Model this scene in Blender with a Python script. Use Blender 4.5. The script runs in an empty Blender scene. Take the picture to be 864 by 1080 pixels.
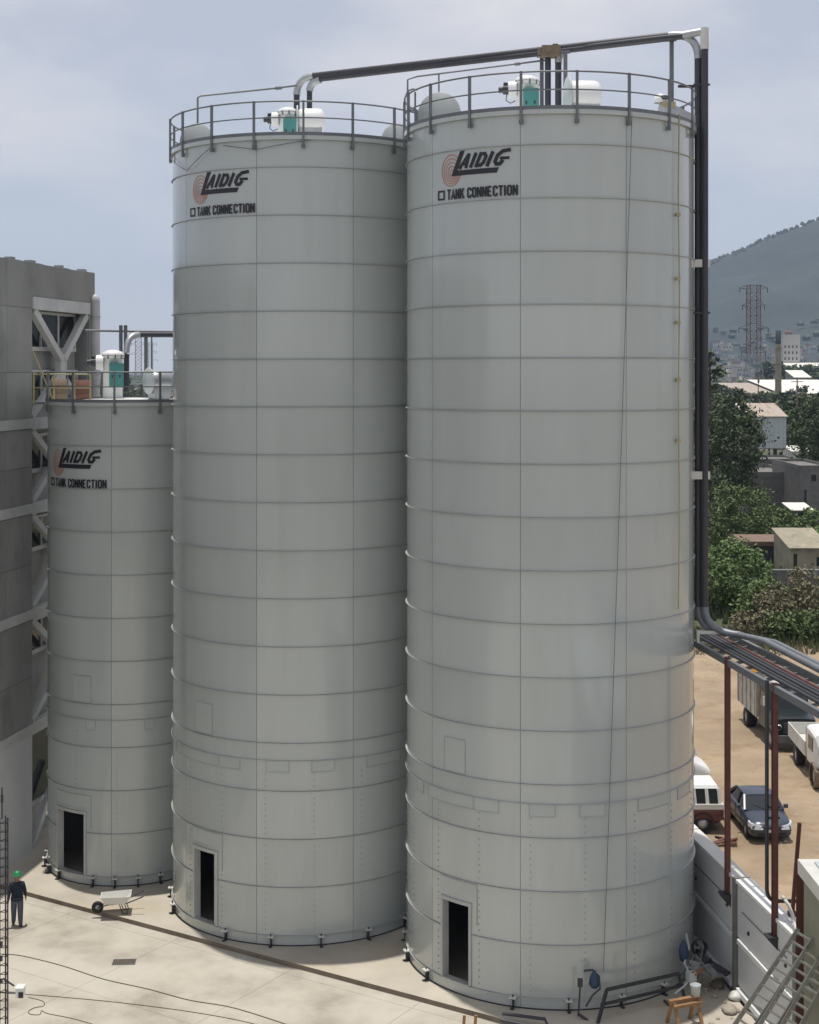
import bpy, bmesh, math, random
from math import sin, cos, pi, radians, sqrt, atan2, tan
from mathutils import Vector, Matrix, noise
random.seed(7)
S = bpy.context.scene
COL = S.collection

# ------------------------------------------------------------------ camera
CAM_H = 18.3
F = 1560.0          # focal length in photo pixels (photo 864 wide)
HOR = 390.0         # horizon row
cam = bpy.data.cameras.new('camera')
cam.sensor_fit = 'HORIZONTAL'; cam.sensor_width = 36
cam.lens = 36 * F / 864
cam.shift_y = -(540 - HOR) / 864
cam.clip_start = 0.5; cam.clip_end = 20000
camo = bpy.data.objects.new('camera', cam); COL.objects.link(camo)
camo.location = (0, 0, CAM_H); camo.rotation_euler = (pi / 2, 0, 0)
S.camera = camo

# ------------------------------------------------------------------ light and sky
SUN_EL, SUN_AZ = radians(86.4), radians(-34)       # azimuth measured from +Y towards +X
w = bpy.data.worlds.new('World'); S.world = w; w.use_nodes = True
nt = w.node_tree; nt.nodes.clear()
def N(t, typ, **kw):
    n = t.nodes.new(typ)
    for k, v in kw.items(): setattr(n, k, v)
    return n
out = N(nt, 'ShaderNodeOutputWorld'); bg = N(nt, 'ShaderNodeBackground')
sky = N(nt, 'ShaderNodeTexSky'); sky.sky_type = 'NISHITA'; sky.sun_disc = False
sky.sun_elevation = SUN_EL; sky.sun_rotation = SUN_AZ
sky.altitude = 2200; sky.air_density = 1.0; sky.dust_density = 3.0; sky.ozone_density = 1.0
tc = N(nt, 'ShaderNodeTexCoord'); mp = N(nt, 'ShaderNodeMapping')
mp.inputs['Scale'].default_value = (5.0, 5.0, 11.0); mp.inputs['Location'].default_value = (3.1, 0.4, 0.35)
n1 = N(nt, 'ShaderNodeTexNoise'); n1.inputs['Scale'].default_value = 1.0; n1.inputs['Detail'].default_value = 7; n1.inputs['Roughness'].default_value = 0.52
cr = N(nt, 'ShaderNodeValToRGB'); cr.color_ramp.elements[0].position = 0.40; cr.color_ramp.elements[1].position = 0.72
mx = N(nt, 'ShaderNodeMix', data_type='RGBA')
mu = N(nt, 'ShaderNodeMath', operation='MULTIPLY_ADD'); mu.inputs[1].default_value = 0.42; mu.inputs[2].default_value = 0.52
L = nt.links.new
L(tc.outputs['Generated'], mp.inputs['Vector']); L(mp.outputs[0], n1.inputs['Vector']); L(n1.outputs['Fac'], cr.inputs[0])
sx = N(nt, 'ShaderNodeSeparateXYZ'); L(tc.outputs['Generated'], sx.inputs[0])
hr = N(nt, 'ShaderNodeMapRange'); hr.inputs['From Min'].default_value = 0.0; hr.inputs['From Max'].default_value = 0.28; hr.inputs['To Min'].default_value = 0.92; hr.inputs['To Max'].default_value = 0.0
L(sx.outputs[2], hr.inputs['Value'])
mxm = N(nt, 'ShaderNodeMath', operation='MAXIMUM'); L(hr.outputs[0], mxm.inputs[1])
L(cr.outputs[0], mu.inputs[0]); L(mu.outputs[0], mxm.inputs[0]); L(mxm.outputs[0], mx.inputs[0]); L(sky.outputs[0], mx.inputs[6])
mx.inputs[7].default_value = (8.5, 8.25, 8.4, 1)
L(mx.outputs[2], bg.inputs[0]); bg.inputs[1].default_value = 0.10; L(bg.outputs[0], out.inputs[0])
sl = bpy.data.lights.new('sun', 'SUN'); sl.energy = 3.6; sl.angle = radians(0.5); sl.color = (1.0, 0.95, 0.87)
so = bpy.data.objects.new('sun', sl); COL.objects.link(so)
sdir = Vector((sin(SUN_AZ) * cos(SUN_EL), cos(SUN_AZ) * cos(SUN_EL), sin(SUN_EL)))
so.rotation_euler = (-sdir).to_track_quat('-Z', 'Y').to_euler(); so.location = (0, 30, 80)
S.view_settings.view_transform = 'Standard'; S.view_settings.look = 'None'
S.view_settings.gamma = 1.0; S.view_settings.use_curve_mapping = False
S.view_settings.exposure = 0.04

# ------------------------------------------------------------------ materials
def mat(name, col, rough=0.7, metal=0.0, var=0.12, scale=1.2, stretch=(1, 1, 1), bump=0.0, bscale=20, rnd=0.0, col2=None, spec=None, stains=None, bstretch=None):
    m = bpy.data.materials.new(name); m.use_nodes = True
    t = m.node_tree; p = t.nodes['Principled BSDF']; LL = t.links.new
    p.inputs['Roughness'].default_value = rough; p.inputs['Metallic'].default_value = metal
    if spec is not None: p.inputs['Specular IOR Level'].default_value = spec
    g = N(t, 'ShaderNodeNewGeometry')
    mpn = N(t, 'ShaderNodeMapping'); mpn.inputs['Scale'].default_value = stretch
    LL(g.outputs['Position'], mpn.inputs['Vector'])
    nz = N(t, 'ShaderNodeTexNoise'); nz.inputs['Scale'].default_value = scale; nz.inputs['Detail'].default_value = 6; nz.inputs['Roughness'].default_value = 0.6
    LL(mpn.outputs[0], nz.inputs['Vector'])
    rp = N(t, 'ShaderNodeValToRGB'); rp.color_ramp.elements[0].position = 0.3; rp.color_ramp.elements[1].position = 0.7
    c = Vector(col[:3])
    a = c * (1 - var); b = Vector(col2) if col2 else c * (1 + var)
    rp.color_ramp.elements[0].color = (*a, 1); rp.color_ramp.elements[1].color = (*b, 1)
    LL(nz.outputs['Fac'], rp.inputs[0]); cur = rp.outputs[0]
    if stains:
        scol, sscale, lo, hi = stains
        n2 = N(t, 'ShaderNodeTexNoise'); n2.inputs['Scale'].default_value = sscale; n2.inputs['Detail'].default_value = 8; n2.inputs['Roughness'].default_value = 0.65
        LL(mpn.outputs[0], n2.inputs['Vector'])
        r2 = N(t, 'ShaderNodeMapRange'); r2.inputs['From Min'].default_value = lo; r2.inputs['From Max'].default_value = hi
        LL(n2.outputs['Fac'], r2.inputs['Value'])
        mm = N(t, 'ShaderNodeMix', data_type='RGBA'); LL(r2.outputs[0], mm.inputs[0]); LL(cur, mm.inputs[6]); mm.inputs[7].default_value = (*scol, 1)
        cur = mm.outputs[2]
    if rnd:
        oi = N(t, 'ShaderNodeObjectInfo'); mr = N(t, 'ShaderNodeMapRange')
        mr.inputs['To Min'].default_value = 1 - rnd; mr.inputs['To Max'].default_value = 1 + rnd
        LL(oi.outputs['Random'], mr.inputs['Value'])
        hv = N(t, 'ShaderNodeHueSaturation'); LL(mr.outputs[0], hv.inputs['Value']); LL(cur, hv.inputs['Color']); cur = hv.outputs[0]
    LL(cur, p.inputs['Base Color'])
    if bump:
        bn = N(t, 'ShaderNodeBump'); bn.inputs['Strength'].default_value = bump; bn.inputs['Distance'].default_value = 0.05
        nb = N(t, 'ShaderNodeTexNoise'); nb.inputs['Scale'].default_value = bscale; nb.inputs['Detail'].default_value = 5
        bm_ = N(t, 'ShaderNodeMapping'); bm_.inputs['Scale'].default_value = bstretch or (1, 1, 1)
        LL(g.outputs['Position'], bm_.inputs['Vector']); LL(bm_.outputs[0], nb.inputs['Vector']); LL(nb.outputs['Fac'], bn.inputs['Height']); LL(bn.outputs[0], p.inputs['Normal'])
    return m
M = {}
M['panel'] = mat('silo_paint', (0.452, 0.485, 0.470), 0.22, 0, 0.05, 0.9, (1, 1, 0.12), rnd=0.045, stains=((0.41, 0.435, 0.415), 1.6, 0.55, 0.85), bump=0.07, bscale=1.0, bstretch=(1, 1, .10))
M['panel'].node_tree.nodes['Principled BSDF'].inputs['Coat Weight'].default_value = 0.8
M['panel'].node_tree.nodes['Principled BSDF'].inputs['Coat Roughness'].default_value = 0.09
M['patch'] = mat('patch_paint', (0.45, 0.483, 0.468), 0.28, 0, 0.04, 0.9)
M['seal'] = mat('sealant', (0.26, 0.27, 0.265), 0.7)
M['flange'] = mat('flange_paint', (0.44, 0.45, 0.44), 0.4)
M['bead'] = mat('sealant_bead', (0.37, 0.40, 0.39), 0.6)
M['galv'] = mat('galvanised', (0.45, 0.47, 0.49), 0.42, 0.6, 0.15, 3)
M['rail'] = mat('rail_steel', (0.16, 0.17, 0.185), 0.5, 0.2)
M['tube'] = mat('grey_tube', (0.20, 0.215, 0.24), 0.45, 0.3, 0.12, 3)
M['dark'] = mat('dark_steel', (0.045, 0.047, 0.055), 0.5, 0.2)
M['pipe'] = mat('dark_pipe', (0.05, 0.052, 0.062), 0.42, 0.1)
M['white'] = mat('white_paint', (0.76, 0.77, 0.76), 0.4, 0, 0.05)
M['offwhite'] = mat('off_white', (0.62, 0.62, 0.58), 0.5, 0, 0.1)
M['dull'] = mat('weathered_disc', (0.34, 0.37, 0.37), 0.5, 0, 0.08)
M['teal'] = mat('teal_paint', (0.07, 0.27, 0.25), 0.45)
M['black'] = mat('black_rubber', (0.015, 0.015, 0.017), 0.7)
M['ink'] = mat('black_vinyl', (0.018, 0.018, 0.024), 0.5, var=0.02)
M['red_ink'] = mat('red_vinyl', (0.52, 0.20, 0.14), 0.5, var=0.05)
M['redsteel'] = mat('red_primer', (0.105, 0.034, 0.027), 0.6, 0, 0.25, 3)
M['concrete'] = mat('bare_concrete', (0.28, 0.285, 0.275), 0.85, 0, 0.2, 0.35, (1, 1, 0.5), bump=0.15, bscale=6, rnd=.12, stains=((0.165, 0.17, 0.165), 0.5, 0.5, 0.75))
M['steelwhite'] = mat('white_steel', (0.52, 0.53, 0.53), 0.5)
M['wallwhite'] = mat('whitewash', (0.60, 0.615, 0.62), 0.75, 0, 0.08, 0.5)
M['yard'] = mat('yard_concrete', (0.405, 0.37, 0.31), 0.85, 0, 0.22, 0.5, bump=0.2, bscale=14, stains=((0.52, 0.49, 0.425), 0.25, 0.40, 0.62))
M['pad'] = mat('pad_concrete', (0.47, 0.43, 0.36), 0.85, 0, 0.14, 0.5, bump=0.12, bscale=9, stains=((0.47, 0.39, 0.26), 0.45, 0.54, 0.74))
M['kerb'] = mat('brown_and_kerb_shade', (0.20, 0.165, 0.125), 0.9, 0, 0.2, 2)  # plain dark brown; on the pad front it paints in shade
M['dirt'] = mat('dirt', (0.31, 0.235, 0.155), 0.95, 0, 0.25, 0.25, bump=0.6, bscale=2.6, stains=((0.24, 0.17, 0.10), 0.55, 0.5, 0.68))
M['ground'] = mat('scrub_ground', (0.12, 0.11, 0.07), 0.95, 0, 0.3, 0.02, stains=((0.06, 0.075, 0.035), 0.04, 0.42, 0.6))
M['hill'] = mat('hillside', (0.030, 0.042, 0.034), 0.95, 0, 0.25, 0.012, stains=((0.055, 0.056, 0.042), 0.03, 0.5, 0.75))
M['glass'] = mat('dark_glass', (0.02, 0.025, 0.03), 0.08, 0, 0.1, spec=0.6)
M['chrome'] = mat('chrome', (0.6, 0.6, 0.6), 0.15, 1.0)
M['block'] = mat('grey_block', (0.17, 0.165, 0.155), 0.9, 0, 0.2, 1.2)
M['beige'] = mat('beige_render', (0.30, 0.27, 0.20), 0.9, 0, 0.18, 1.0, stains=((0.18, 0.16, 0.12), 0.8, 0.5, 0.75))
M['olive'] = mat('olive_render', (0.25, 0.25, 0.19), 0.85, 0, 0.12, 0.8)
M['terra'] = mat('terracotta', (0.19, 0.125, 0.095), 0.9, 0, 0.2, 1)
M['rust'] = mat('rusty_sheet', (0.42, 0.36, 0.30), 0.6, 0.1, 0.3, 0.5, (4, 0.4, 1), stains=((0.22, 0.11, 0.07), 0.5, 0.5, 0.7))
M['sheet'] = mat('pale_sheet', (0.47, 0.52, 0.53), 0.5, 0, 0.05)
M['whiteroof'] = mat('white_roof', (0.72, 0.70, 0.64), 0.6, 0, 0.1, 0.1)
M['wood'] = mat('wood', (0.30, 0.17, 0.08), 0.8, 0, 0.3, 6, (1, 1, 6))
M['bark'] = mat('bark', (0.09, 0.07, 0.05), 0.95, 0, 0.3, 5)
def leafmat(n, c, c2, sc=0.9): return mat(n, c, 0.7, 0, 0.35, sc, col2=c2)
M['leaf_dark'] = leafmat('leaf_dark', (0.036, 0.056, 0.022), (0.080, 0.115, 0.042), 0.5)
M['leaf_mid'] = leafmat('leaf_mid', (0.055, 0.095, 0.025), (0.13, 0.185, 0.055), 0.8)
M['leaf_lime'] = leafmat('leaf_lime', (0.065, 0.12, 0.03), (0.17, 0.25, 0.075), 1.0)
M['leaf_dry'] = leafmat('leaf_dry', (0.11, 0.105, 0.050), (0.24, 0.21, 0.12), 0.9)
M['leaf_far'] = leafmat('leaf_far', (0.035, 0.05, 0.025), (0.07, 0.09, 0.045), 0.1)
M['navy'] = mat('navy_car_paint', (0.036, 0.048, 0.075), 0.28, 0.1, 0.03, spec=0.7)
M['maroon'] = mat('maroon_paint', (0.11, 0.030, 0.028), 0.3)
M['green_truck'] = mat('dark_green_paint', (0.014, 0.022, 0.024), 0.3)
M['dumpgrey'] = mat('worn_dump_body', (0.50, 0.49, 0.46), 0.6, 0.1, 0.2, 1.2, stains=((0.25, 0.2, 0.16), 1.0, 0.55, 0.7))
M['tan'] = mat('tan_mud', (0.22, 0.17, 0.12), 0.8)
M['orange'] = mat('orange_plastic', (0.70, 0.30, 0.02), 0.5)
M['yellow'] = mat('yellow_paint', (0.36, 0.32, 0.17), 0.5)
M['blue'] = mat('blue_tarp', (0.025, 0.055, 0.11), 0.6)
M['lamp'] = mat('headlight_glass', (0.7, 0.72, 0.75), 0.1, 0.3)
M['skin'] = mat('skin', (0.28, 0.16, 0.10), 0.6, 0, 0.05)
M['jacket'] = mat('navy_cloth', (0.012, 0.018, 0.034), 0.9, 0, 0.2, 8)
M['trouser'] = mat('blue_grey_cloth', (0.075, 0.09, 0.12), 0.9, 0, 0.2, 8)
M['hardhat'] = mat('green_helmet', (0.02, 0.26, 0.09), 0.35, 0, 0.05)
M['boot'] = mat('boot_leather', (0.02, 0.017, 0.015), 0.7)
M['alu'] = mat('aluminium', (0.27, 0.27, 0.25), 0.45, 0.5, 0.15, 4)
M['pylonred'] = mat('pylon_red', (0.14, 0.07, 0.065), 0.7)
M['pylongrey'] = mat('pylon_grey', (0.22, 0.22, 0.22), 0.6)
M['rubble'] = mat('pale_rubble', (0.38, 0.34, 0.28), 0.9, 0, 0.2, 4)
M['brown'] = mat('brown_roof', (0.16, 0.12, 0.10), 0.9, 0, 0.2, 0.3)
for i, c in enumerate([(0.46, 0.45, 0.43), (0.36, 0.40, 0.37), (0.36, 0.26, 0.20), (0.5, 0.45, 0.36), (0.24, 0.23, 0.22)]):
    M['house%d' % i] = mat('house_wall', c, 0.85, 0, 0.1, 0.05)
M['tankred'] = mat('clay_red', (0.17, 0.08, 0.06), 0.8)

# ------------------------------------------------------------------ helpers
def link(o, parent=None):
    COL.objects.link(o)
    if parent: o.parent = parent
    return o
def tag(o, label=None, cat=None, group=None, kind=None):
    if label: o['label'] = label
    if cat: o['category'] = cat
    if group: o['group'] = group
    if kind: o['kind'] = kind
    return o
def empty(name, loc, rz=0, label=None, cat=None, group=None):
    o = bpy.data.objects.new(name, None); COL.objects.link(o)
    o.empty_display_size = 0.3; o.location = loc; o.rotation_euler = (0, 0, rz)
    return tag(o, label, cat, group)
def copy_tree(o, parent=None):
    c = o.copy(); COL.objects.link(c)
    if parent: c.parent = parent
    for ch in o.children: copy_tree(ch, c)
    return c
class MB:
    def __init__(s): s.v = []; s.f = []; s.mi = []; s.sm = []; s.m = 0
    def add(s, vs, fs, smooth=False):
        b = len(s.v); s.v += [tuple(x) for x in vs]
        for f in fs: s.f.append(tuple(i + b for i in f)); s.mi.append(s.m); s.sm.append(smooth)
        return s
    def box(s, a, b, rz=0, c=None):
        x0, y0, z0 = a; x1, y1, z1 = b
        vs = [(x, y, z) for z in (z0, z1) for x, y in ((x0, y0), (x1, y0), (x1, y1), (x0, y1))]
        if rz:
            c = c or ((x0 + x1) / 2, (y0 + y1) / 2)
            vs = [(c[0] + (x - c[0]) * cos(rz) - (y - c[1]) * sin(rz), c[1] + (x - c[0]) * sin(rz) + (y - c[1]) * cos(rz), z) for x, y, z in vs]
        return s.add(vs, [(0, 3, 2, 1), (4, 5, 6, 7), (0, 1, 5, 4), (1, 2, 6, 5), (2, 3, 7, 6), (3, 0, 4, 7)])
    def hexa(s, vs):      # 8 corners: bottom ring then top ring
        return s.add(vs, [(0, 3, 2, 1), (4, 5, 6, 7), (0, 1, 5, 4), (1, 2, 6, 5), (2, 3, 7, 6), (3, 0, 4, 7)])
    def bar(s, p, q, wx, wy=None, up=(0, 0, 1)):
        p = Vector(p); q = Vector(q); wy = wy or wx
        d = (q - p).normalized(); u = Vector(up)
        if abs(d.dot(u)) > 0.98: u = Vector((0, 1, 0))
        x = d.cross(u).normalized() * wx / 2; y = x.cross(d).normalized() * wy / 2
        return s.hexa([p - x - y, p + x - y, p + x + y, p - x + y, q - x - y, q + x - y, q + x + y, q - x + y])
    def cyl(s, p, q, r, r2=None, n=12, caps=True):
        p = Vector(p); q = Vector(q); r2 = r if r2 is None else r2
        d = (q - p).normalized(); u = Vector((0, 0, 1)) if abs(d.z) < 0.9 else Vector((1, 0, 0))
        x = d.cross(u).normalized(); y = d.cross(x)
        A = [p + (x * cos(2 * pi * i / n) + y * sin(2 * pi * i / n)) * r for i in range(n)]
        B = [q + (x * cos(2 * pi * i / n) + y * sin(2 * pi * i / n)) * r2 for i in range(n)]
        s.add(A + B, [(i, n + i, n + (i + 1) % n, (i + 1) % n) for i in range(n)], True)
        if caps:
            s.add(A, [tuple(range(n))]); s.add(B, [tuple(range(n - 1, -1, -1))])
        return s
    def tube(s, pts, r, n=10, caps=True):
        pts = [Vector(p) for p in pts]; rr = r if isinstance(r, (list, tuple)) else [r] * len(pts)
        vs = []; fs = []; u = None
        for k, p in enumerate(pts):
            d = (pts[min(k + 1, len(pts) - 1)] - pts[max(k - 1, 0)]).normalized()
            if u is None: u = d.cross(Vector((0, 0, 1)) if abs(d.z) < 0.9 else Vector((1, 0, 0))).normalized()
            else: u = (u - d * u.dot(d)).normalized()
            v = d.cross(u)
            vs += [p + (u * cos(2 * pi * i / n) + v * sin(2 * pi * i / n)) * rr[k] for i in range(n)]
        for k in range(len(pts) - 1):
            for i in range(n):
                a = k * n + i; b = k * n + (i + 1) % n
                fs.append((a, b, b + n, a + n))
        s.add(vs, fs, True)
        if caps:
            s.add(vs[:n], [tuple(range(n - 1, -1, -1))]); s.add(vs[-n:], [tuple(range(n))])
        return s
    def lathe(s, prof, c=(0, 0, 0), n=24, smooth=True, axis=None):
        vs = []; fs = []
        for r, z in prof: vs += [Vector((r * cos(2 * pi * i / n), r * sin(2 * pi * i / n), z)) for i in range(n)]
        if axis is not None:
            q = Vector((0, 0, 1)).rotation_difference(Vector(axis)); vs = [q @ v for v in vs]
        vs = [v + Vector(c) for v in vs]
        for k in range(len(prof) - 1):
            for i in range(n): fs.append((k * n + i, k * n + (i + 1) % n, (k + 1) * n + (i + 1) % n, (k + 1) * n + i))
        return s.add(vs, fs, smooth)
    def prism(s, poly, z0, z1):
        n = len(poly)
        vs = [(x, y, z0) for x, y in poly] + [(x, y, z1) for x, y in poly]
        return s.add(vs, [tuple(range(n - 1, -1, -1)), tuple(range(n, 2 * n))] + [(i, (i + 1) % n, n + (i + 1) % n, n + i) for i in range(n)])
    def mesh(s, name, mats):
        me = bpy.data.meshes.new(name); me.from_pydata(s.v, [], s.f)
        for m in (mats if isinstance(mats, (list, tuple)) else [mats]): me.materials.append(m)
        me.polygons.foreach_set('material_index', s.mi); me.polygons.foreach_set('use_smooth', s.sm); me.update()
        return me
    def build(s, name, mats, parent=None, loc=None):
        o = bpy.data.objects.new(name, s.mesh(name, mats)); link(o, parent)
        if loc: o.location = loc
        return o
def P(px, py, Y): return Vector(((px - 432) / F * Y, Y, CAM_H - (py - HOR) / F * Y))
def arcpts(p0, c, p1, n=8):      # quadratic bend p0 -> p1 around corner c
    p0, c, p1 = Vector(p0), Vector(c), Vector(p1)
    return [p0 * (1 - t) ** 2 + c * 2 * t * (1 - t) + p1 * t * t for t in [i / n for i in range(n + 1)]]

# ------------------------------------------------------------------ ground
def wallX(y): return 9.31 - 0.133 * (y - 47.1)
def grid_ground():
    b = MB(); xs = [-9000, -3000, -1000, -300, 0, 300, 1000, 3000, 9000]; ys = [-2500, -800, -200, 0, 200, 800, 2500, 6000, 9500]
    vs = [(x, y, -0.2) for y in ys for x in xs]; n = len(xs)
    b.add(vs, [(j * n + i, j * n + i + 1, (j + 1) * n + i + 1, (j + 1) * n + i) for j in range(len(ys) - 1) for i in range(n - 1)])
    return b
tag(grid_ground().build('ground', M['ground']), kind='structure')
yd = MB(); 
# yard of separate concrete slabs with open joints
yard = MB().prism([(-45, -40), (14, -40), (14, 30), (9.0, 62), (-45, 62)], -0.40, -0.160).build('yard', M['yard']); tag(yard, kind='structure')
def edgeY(x): return 51.9 - 0.633 * (x + 13.5)       # front edge of the raised silo pad
slab_mesh = {}
sw, sd, gp = 4.6, 4.2, 0.006
rot = radians(-32.3)
for i in range(-8, 9):
    for j in range(-8, 6):
        cx, cy = i * sw, j * sd
        X = cx * cos(rot) - cy * sin(rot) - 3.0; Y = cx * sin(rot) + cy * cos(rot) + 42.2
        if not (-34 < X < 10.5 and 24 < Y < 58): continue
        if Y > edgeY(X) + 3.5: continue
        if Y > 10 + edgeY(X): continue
        if 's' not in slab_mesh:
            b = MB().box((-sw / 2 + gp, -sd / 2 + gp, -0.04), (sw / 2 - gp, sd / 2 - gp, 0.0)); slab_mesh['s'] = b.mesh('concrete_slab', M['yard'])
        o = bpy.data.objects.new('concrete_slab', slab_mesh['s']); link(o, yard); o.location = (X, Y, -0.15); o.rotation_euler = (0, 0, rot)
pad_poly = [(-15.2, edgeY(-15.2)), (wallX(37.6) - 0.25, edgeY(wallX(37.6) - 0.25)), (wallX(62) - 0.25, 62), (-15.2, 62)]
pad = MB(); pad.prism(pad_poly, -0.145, 0.0)
pad.mi = [1 if i == 2 else 0 for i in range(len(pad.f))]  # front face gets the darker colour in place of its shade
pado = pad.build('silo_pad', [M['pad'], M['kerb']]); tag(pado, kind='structure')
lot = [(14.5, -30), (130, -30), (130, 99), (60, 97), (40, 98.5), (30, 97), (22, 96.5), (8, 99), (wallX(62) + 0.15, 62), (wallX(34) + .15, 34)]
lb = MB().prism(lot, -0.35, -0.12)
# uneven dirt surface on top of the lot
nx, ny = 90, 75
vs = []
for j in range(ny + 1):
    for i in range(nx + 1):
        x = 9.2 + i * 30.0 / nx; y = 40 + j * 58.0 / ny
        x = max(x, wallX(y) + 0.2)
        vs.append((x, y, -0.02 + 0.10 * noise.noise(Vector((x * .35, y * .35, 0))) + 0.04 * noise.noise(Vector((x * 1.3, y * 1.3, 3)))))
lb.add(vs, [(j * (nx + 1) + i, j * (nx + 1) + i + 1, (j + 1) * (nx + 1) + i + 1, (j + 1) * (nx + 1) + i) for j in range(ny) for i in range(nx)], True)
tag(lb.build('dirt_lot', M['dirt']), kind='structure')

rs = random.Random(17); b = MB()
for i in range(1600):
    y = rs.uniform(46, 97); x = rs.uniform(wallX(min(y, 60)) + .6, 34 + (y - 46) * .1); k = rs.uniform(.03, .11)
    z = -0.02 + 0.10 * noise.noise(Vector((x * .35, y * .35, 0)))
    b.add([(x + k * cos(a) * rs.uniform(.7, 1.2), y + k * sin(a) * rs.uniform(.7, 1.2), z - .01) for a in (0, 1.26, 2.5, 3.77, 5.0)] + [(x, y, z + k * .8)], [(0, 1, 5), (1, 2, 5), (2, 3, 5), (3, 4, 5), (4, 0, 5)])
tag(b.build('gravel', M['rubble']), kind='stuff')
# ------------------------------------------------------------------ hill
def hill_h(x, y):
    r = 269 + 0.405 * (x - 702)
    if x > 1250: r = 491 + 60 * sin((x - 1250) / 500) - max(0, x - 1900) * 0.22
    r = max(0, r)
    d = y - 3500 + 0.1 * (x - 800)
    g = max(0, 1 - abs(d) / 1750) if d < 0 else max(0, 1 - d / 2600)
    g = g ** 1.25 if d < 0 else g
    n_ = noise.fractal(Vector((x / 330, y / 330, 1.7)), 1.0, 2.0, 5)
    n2 = noise.noise(Vector((x / 40, y / 40, 4.2)))
    return max(-3, r * g + n_ * 38 * min(1, g * 2.2) * (0.35 if abs(d) < 150 else 1) * min(1, r / 80) + n2 * 5 * min(1, r * g / 60))
hb = MB(); nx, ny = 130, 80
xs = [-500 + i * 3600 / nx for i in range(nx + 1)]; ys = [1700 + j * 4400 / ny for j in range(ny + 1)]
hb.add([(x, y, hill_h(x, y) - 1.5) for y in ys for x in xs], [(j * (nx + 1) + i, j * (nx + 1) + i + 1, (j + 1) * (nx + 1) + i + 1, (j + 1) * (nx + 1) + i) for j in range(ny) for i in range(nx)], True)
tag(hb.build('hill', M['hill']), kind='structure')

# ------------------------------------------------------------------ lettering drawn as thick strokes
def stroke_mesh(b, pts, wd, closed=False, fn=None, sub=0.12):
    pts = [Vector((p[0], p[1])) for p in pts]
    dense = []
    m = len(pts)
    for i in range(m if closed else m - 1):
        a, c = pts[i], pts[(i + 1) % m]; k = max(1, int((c - a).length / sub))
        dense += [a + (c - a) * t / k for t in range(k)]
    if not closed: dense.append(pts[-1])
    n = len(dense); Lp = []; Rp = []
    for i, p in enumerate(dense):
        pr = dense[i - 1] if (i > 0 or closed) else None
        nx_ = dense[(i + 1) % n] if (i < n - 1 or closed) else None
        d1 = (p - pr).normalized() if pr is not None else None; d2 = (nx_ - p).normalized() if nx_ is not None else None
        d1 = d1 or d2; d2 = d2 or d1
        n1_ = Vector((-d1.y, d1.x)); n2_ = Vector((-d2.y, d2.x)); nn = (n1_ + n2_)
        nn = nn.normalized() if nn.length > 1e-6 else n1_
        k = wd / 2 / max(0.45, nn.dot(n1_))
        Lp.append(p + nn * k); Rp.append(p - nn * k)
    vs = [fn(q) for q in Lp] + [fn(q) for q in Rp]
    fs = [(n + i, n + (i + 1) % n, (i + 1) % n, i) for i in range(n if closed else n - 1)]
    b.add(vs, fs)
GL = {  # condensed gothic letters in a 0.5 x 1 cell (centre-line strokes)
 'T': [[(0, .93), (.5, .93)], [(.25, .86), (.25, 0)]],
 'A': [[(.03, 0), (.25, .96), (.47, 0)], [(.13, .27), (.37, .27)]],
 'N': [[(.07, 0), (.07, .98)], [(.07, .98), (.43, .02)], [(.43, .02), (.43, 1)]],
 'K': [[(.07, 0), (.07, 1)], [(.46, 1), (.12, .45)], [(.22, .58), (.47, 0)]],
 'C': [[(.43, .68), (.43, .82), (.34, .93), (.16, .93), (.07, .82), (.07, .18), (.16, .07), (.34, .07), (.43, .18), (.43, .32)]],
 'O': [[(.34, .93), (.16, .93), (.07, .82), (.07, .18), (.16, .07), (.34, .07), (.43, .18), (.43, .82)], True],
 'E': [[(.07, 0), (.07, 1)], [(.14, .93), (.44, .93)], [(.14, .5), (.38, .5)], [(.14, .07), (.44, .07)]],
 'I': [[(.1, 0), (.1, 1)]],
}
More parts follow.
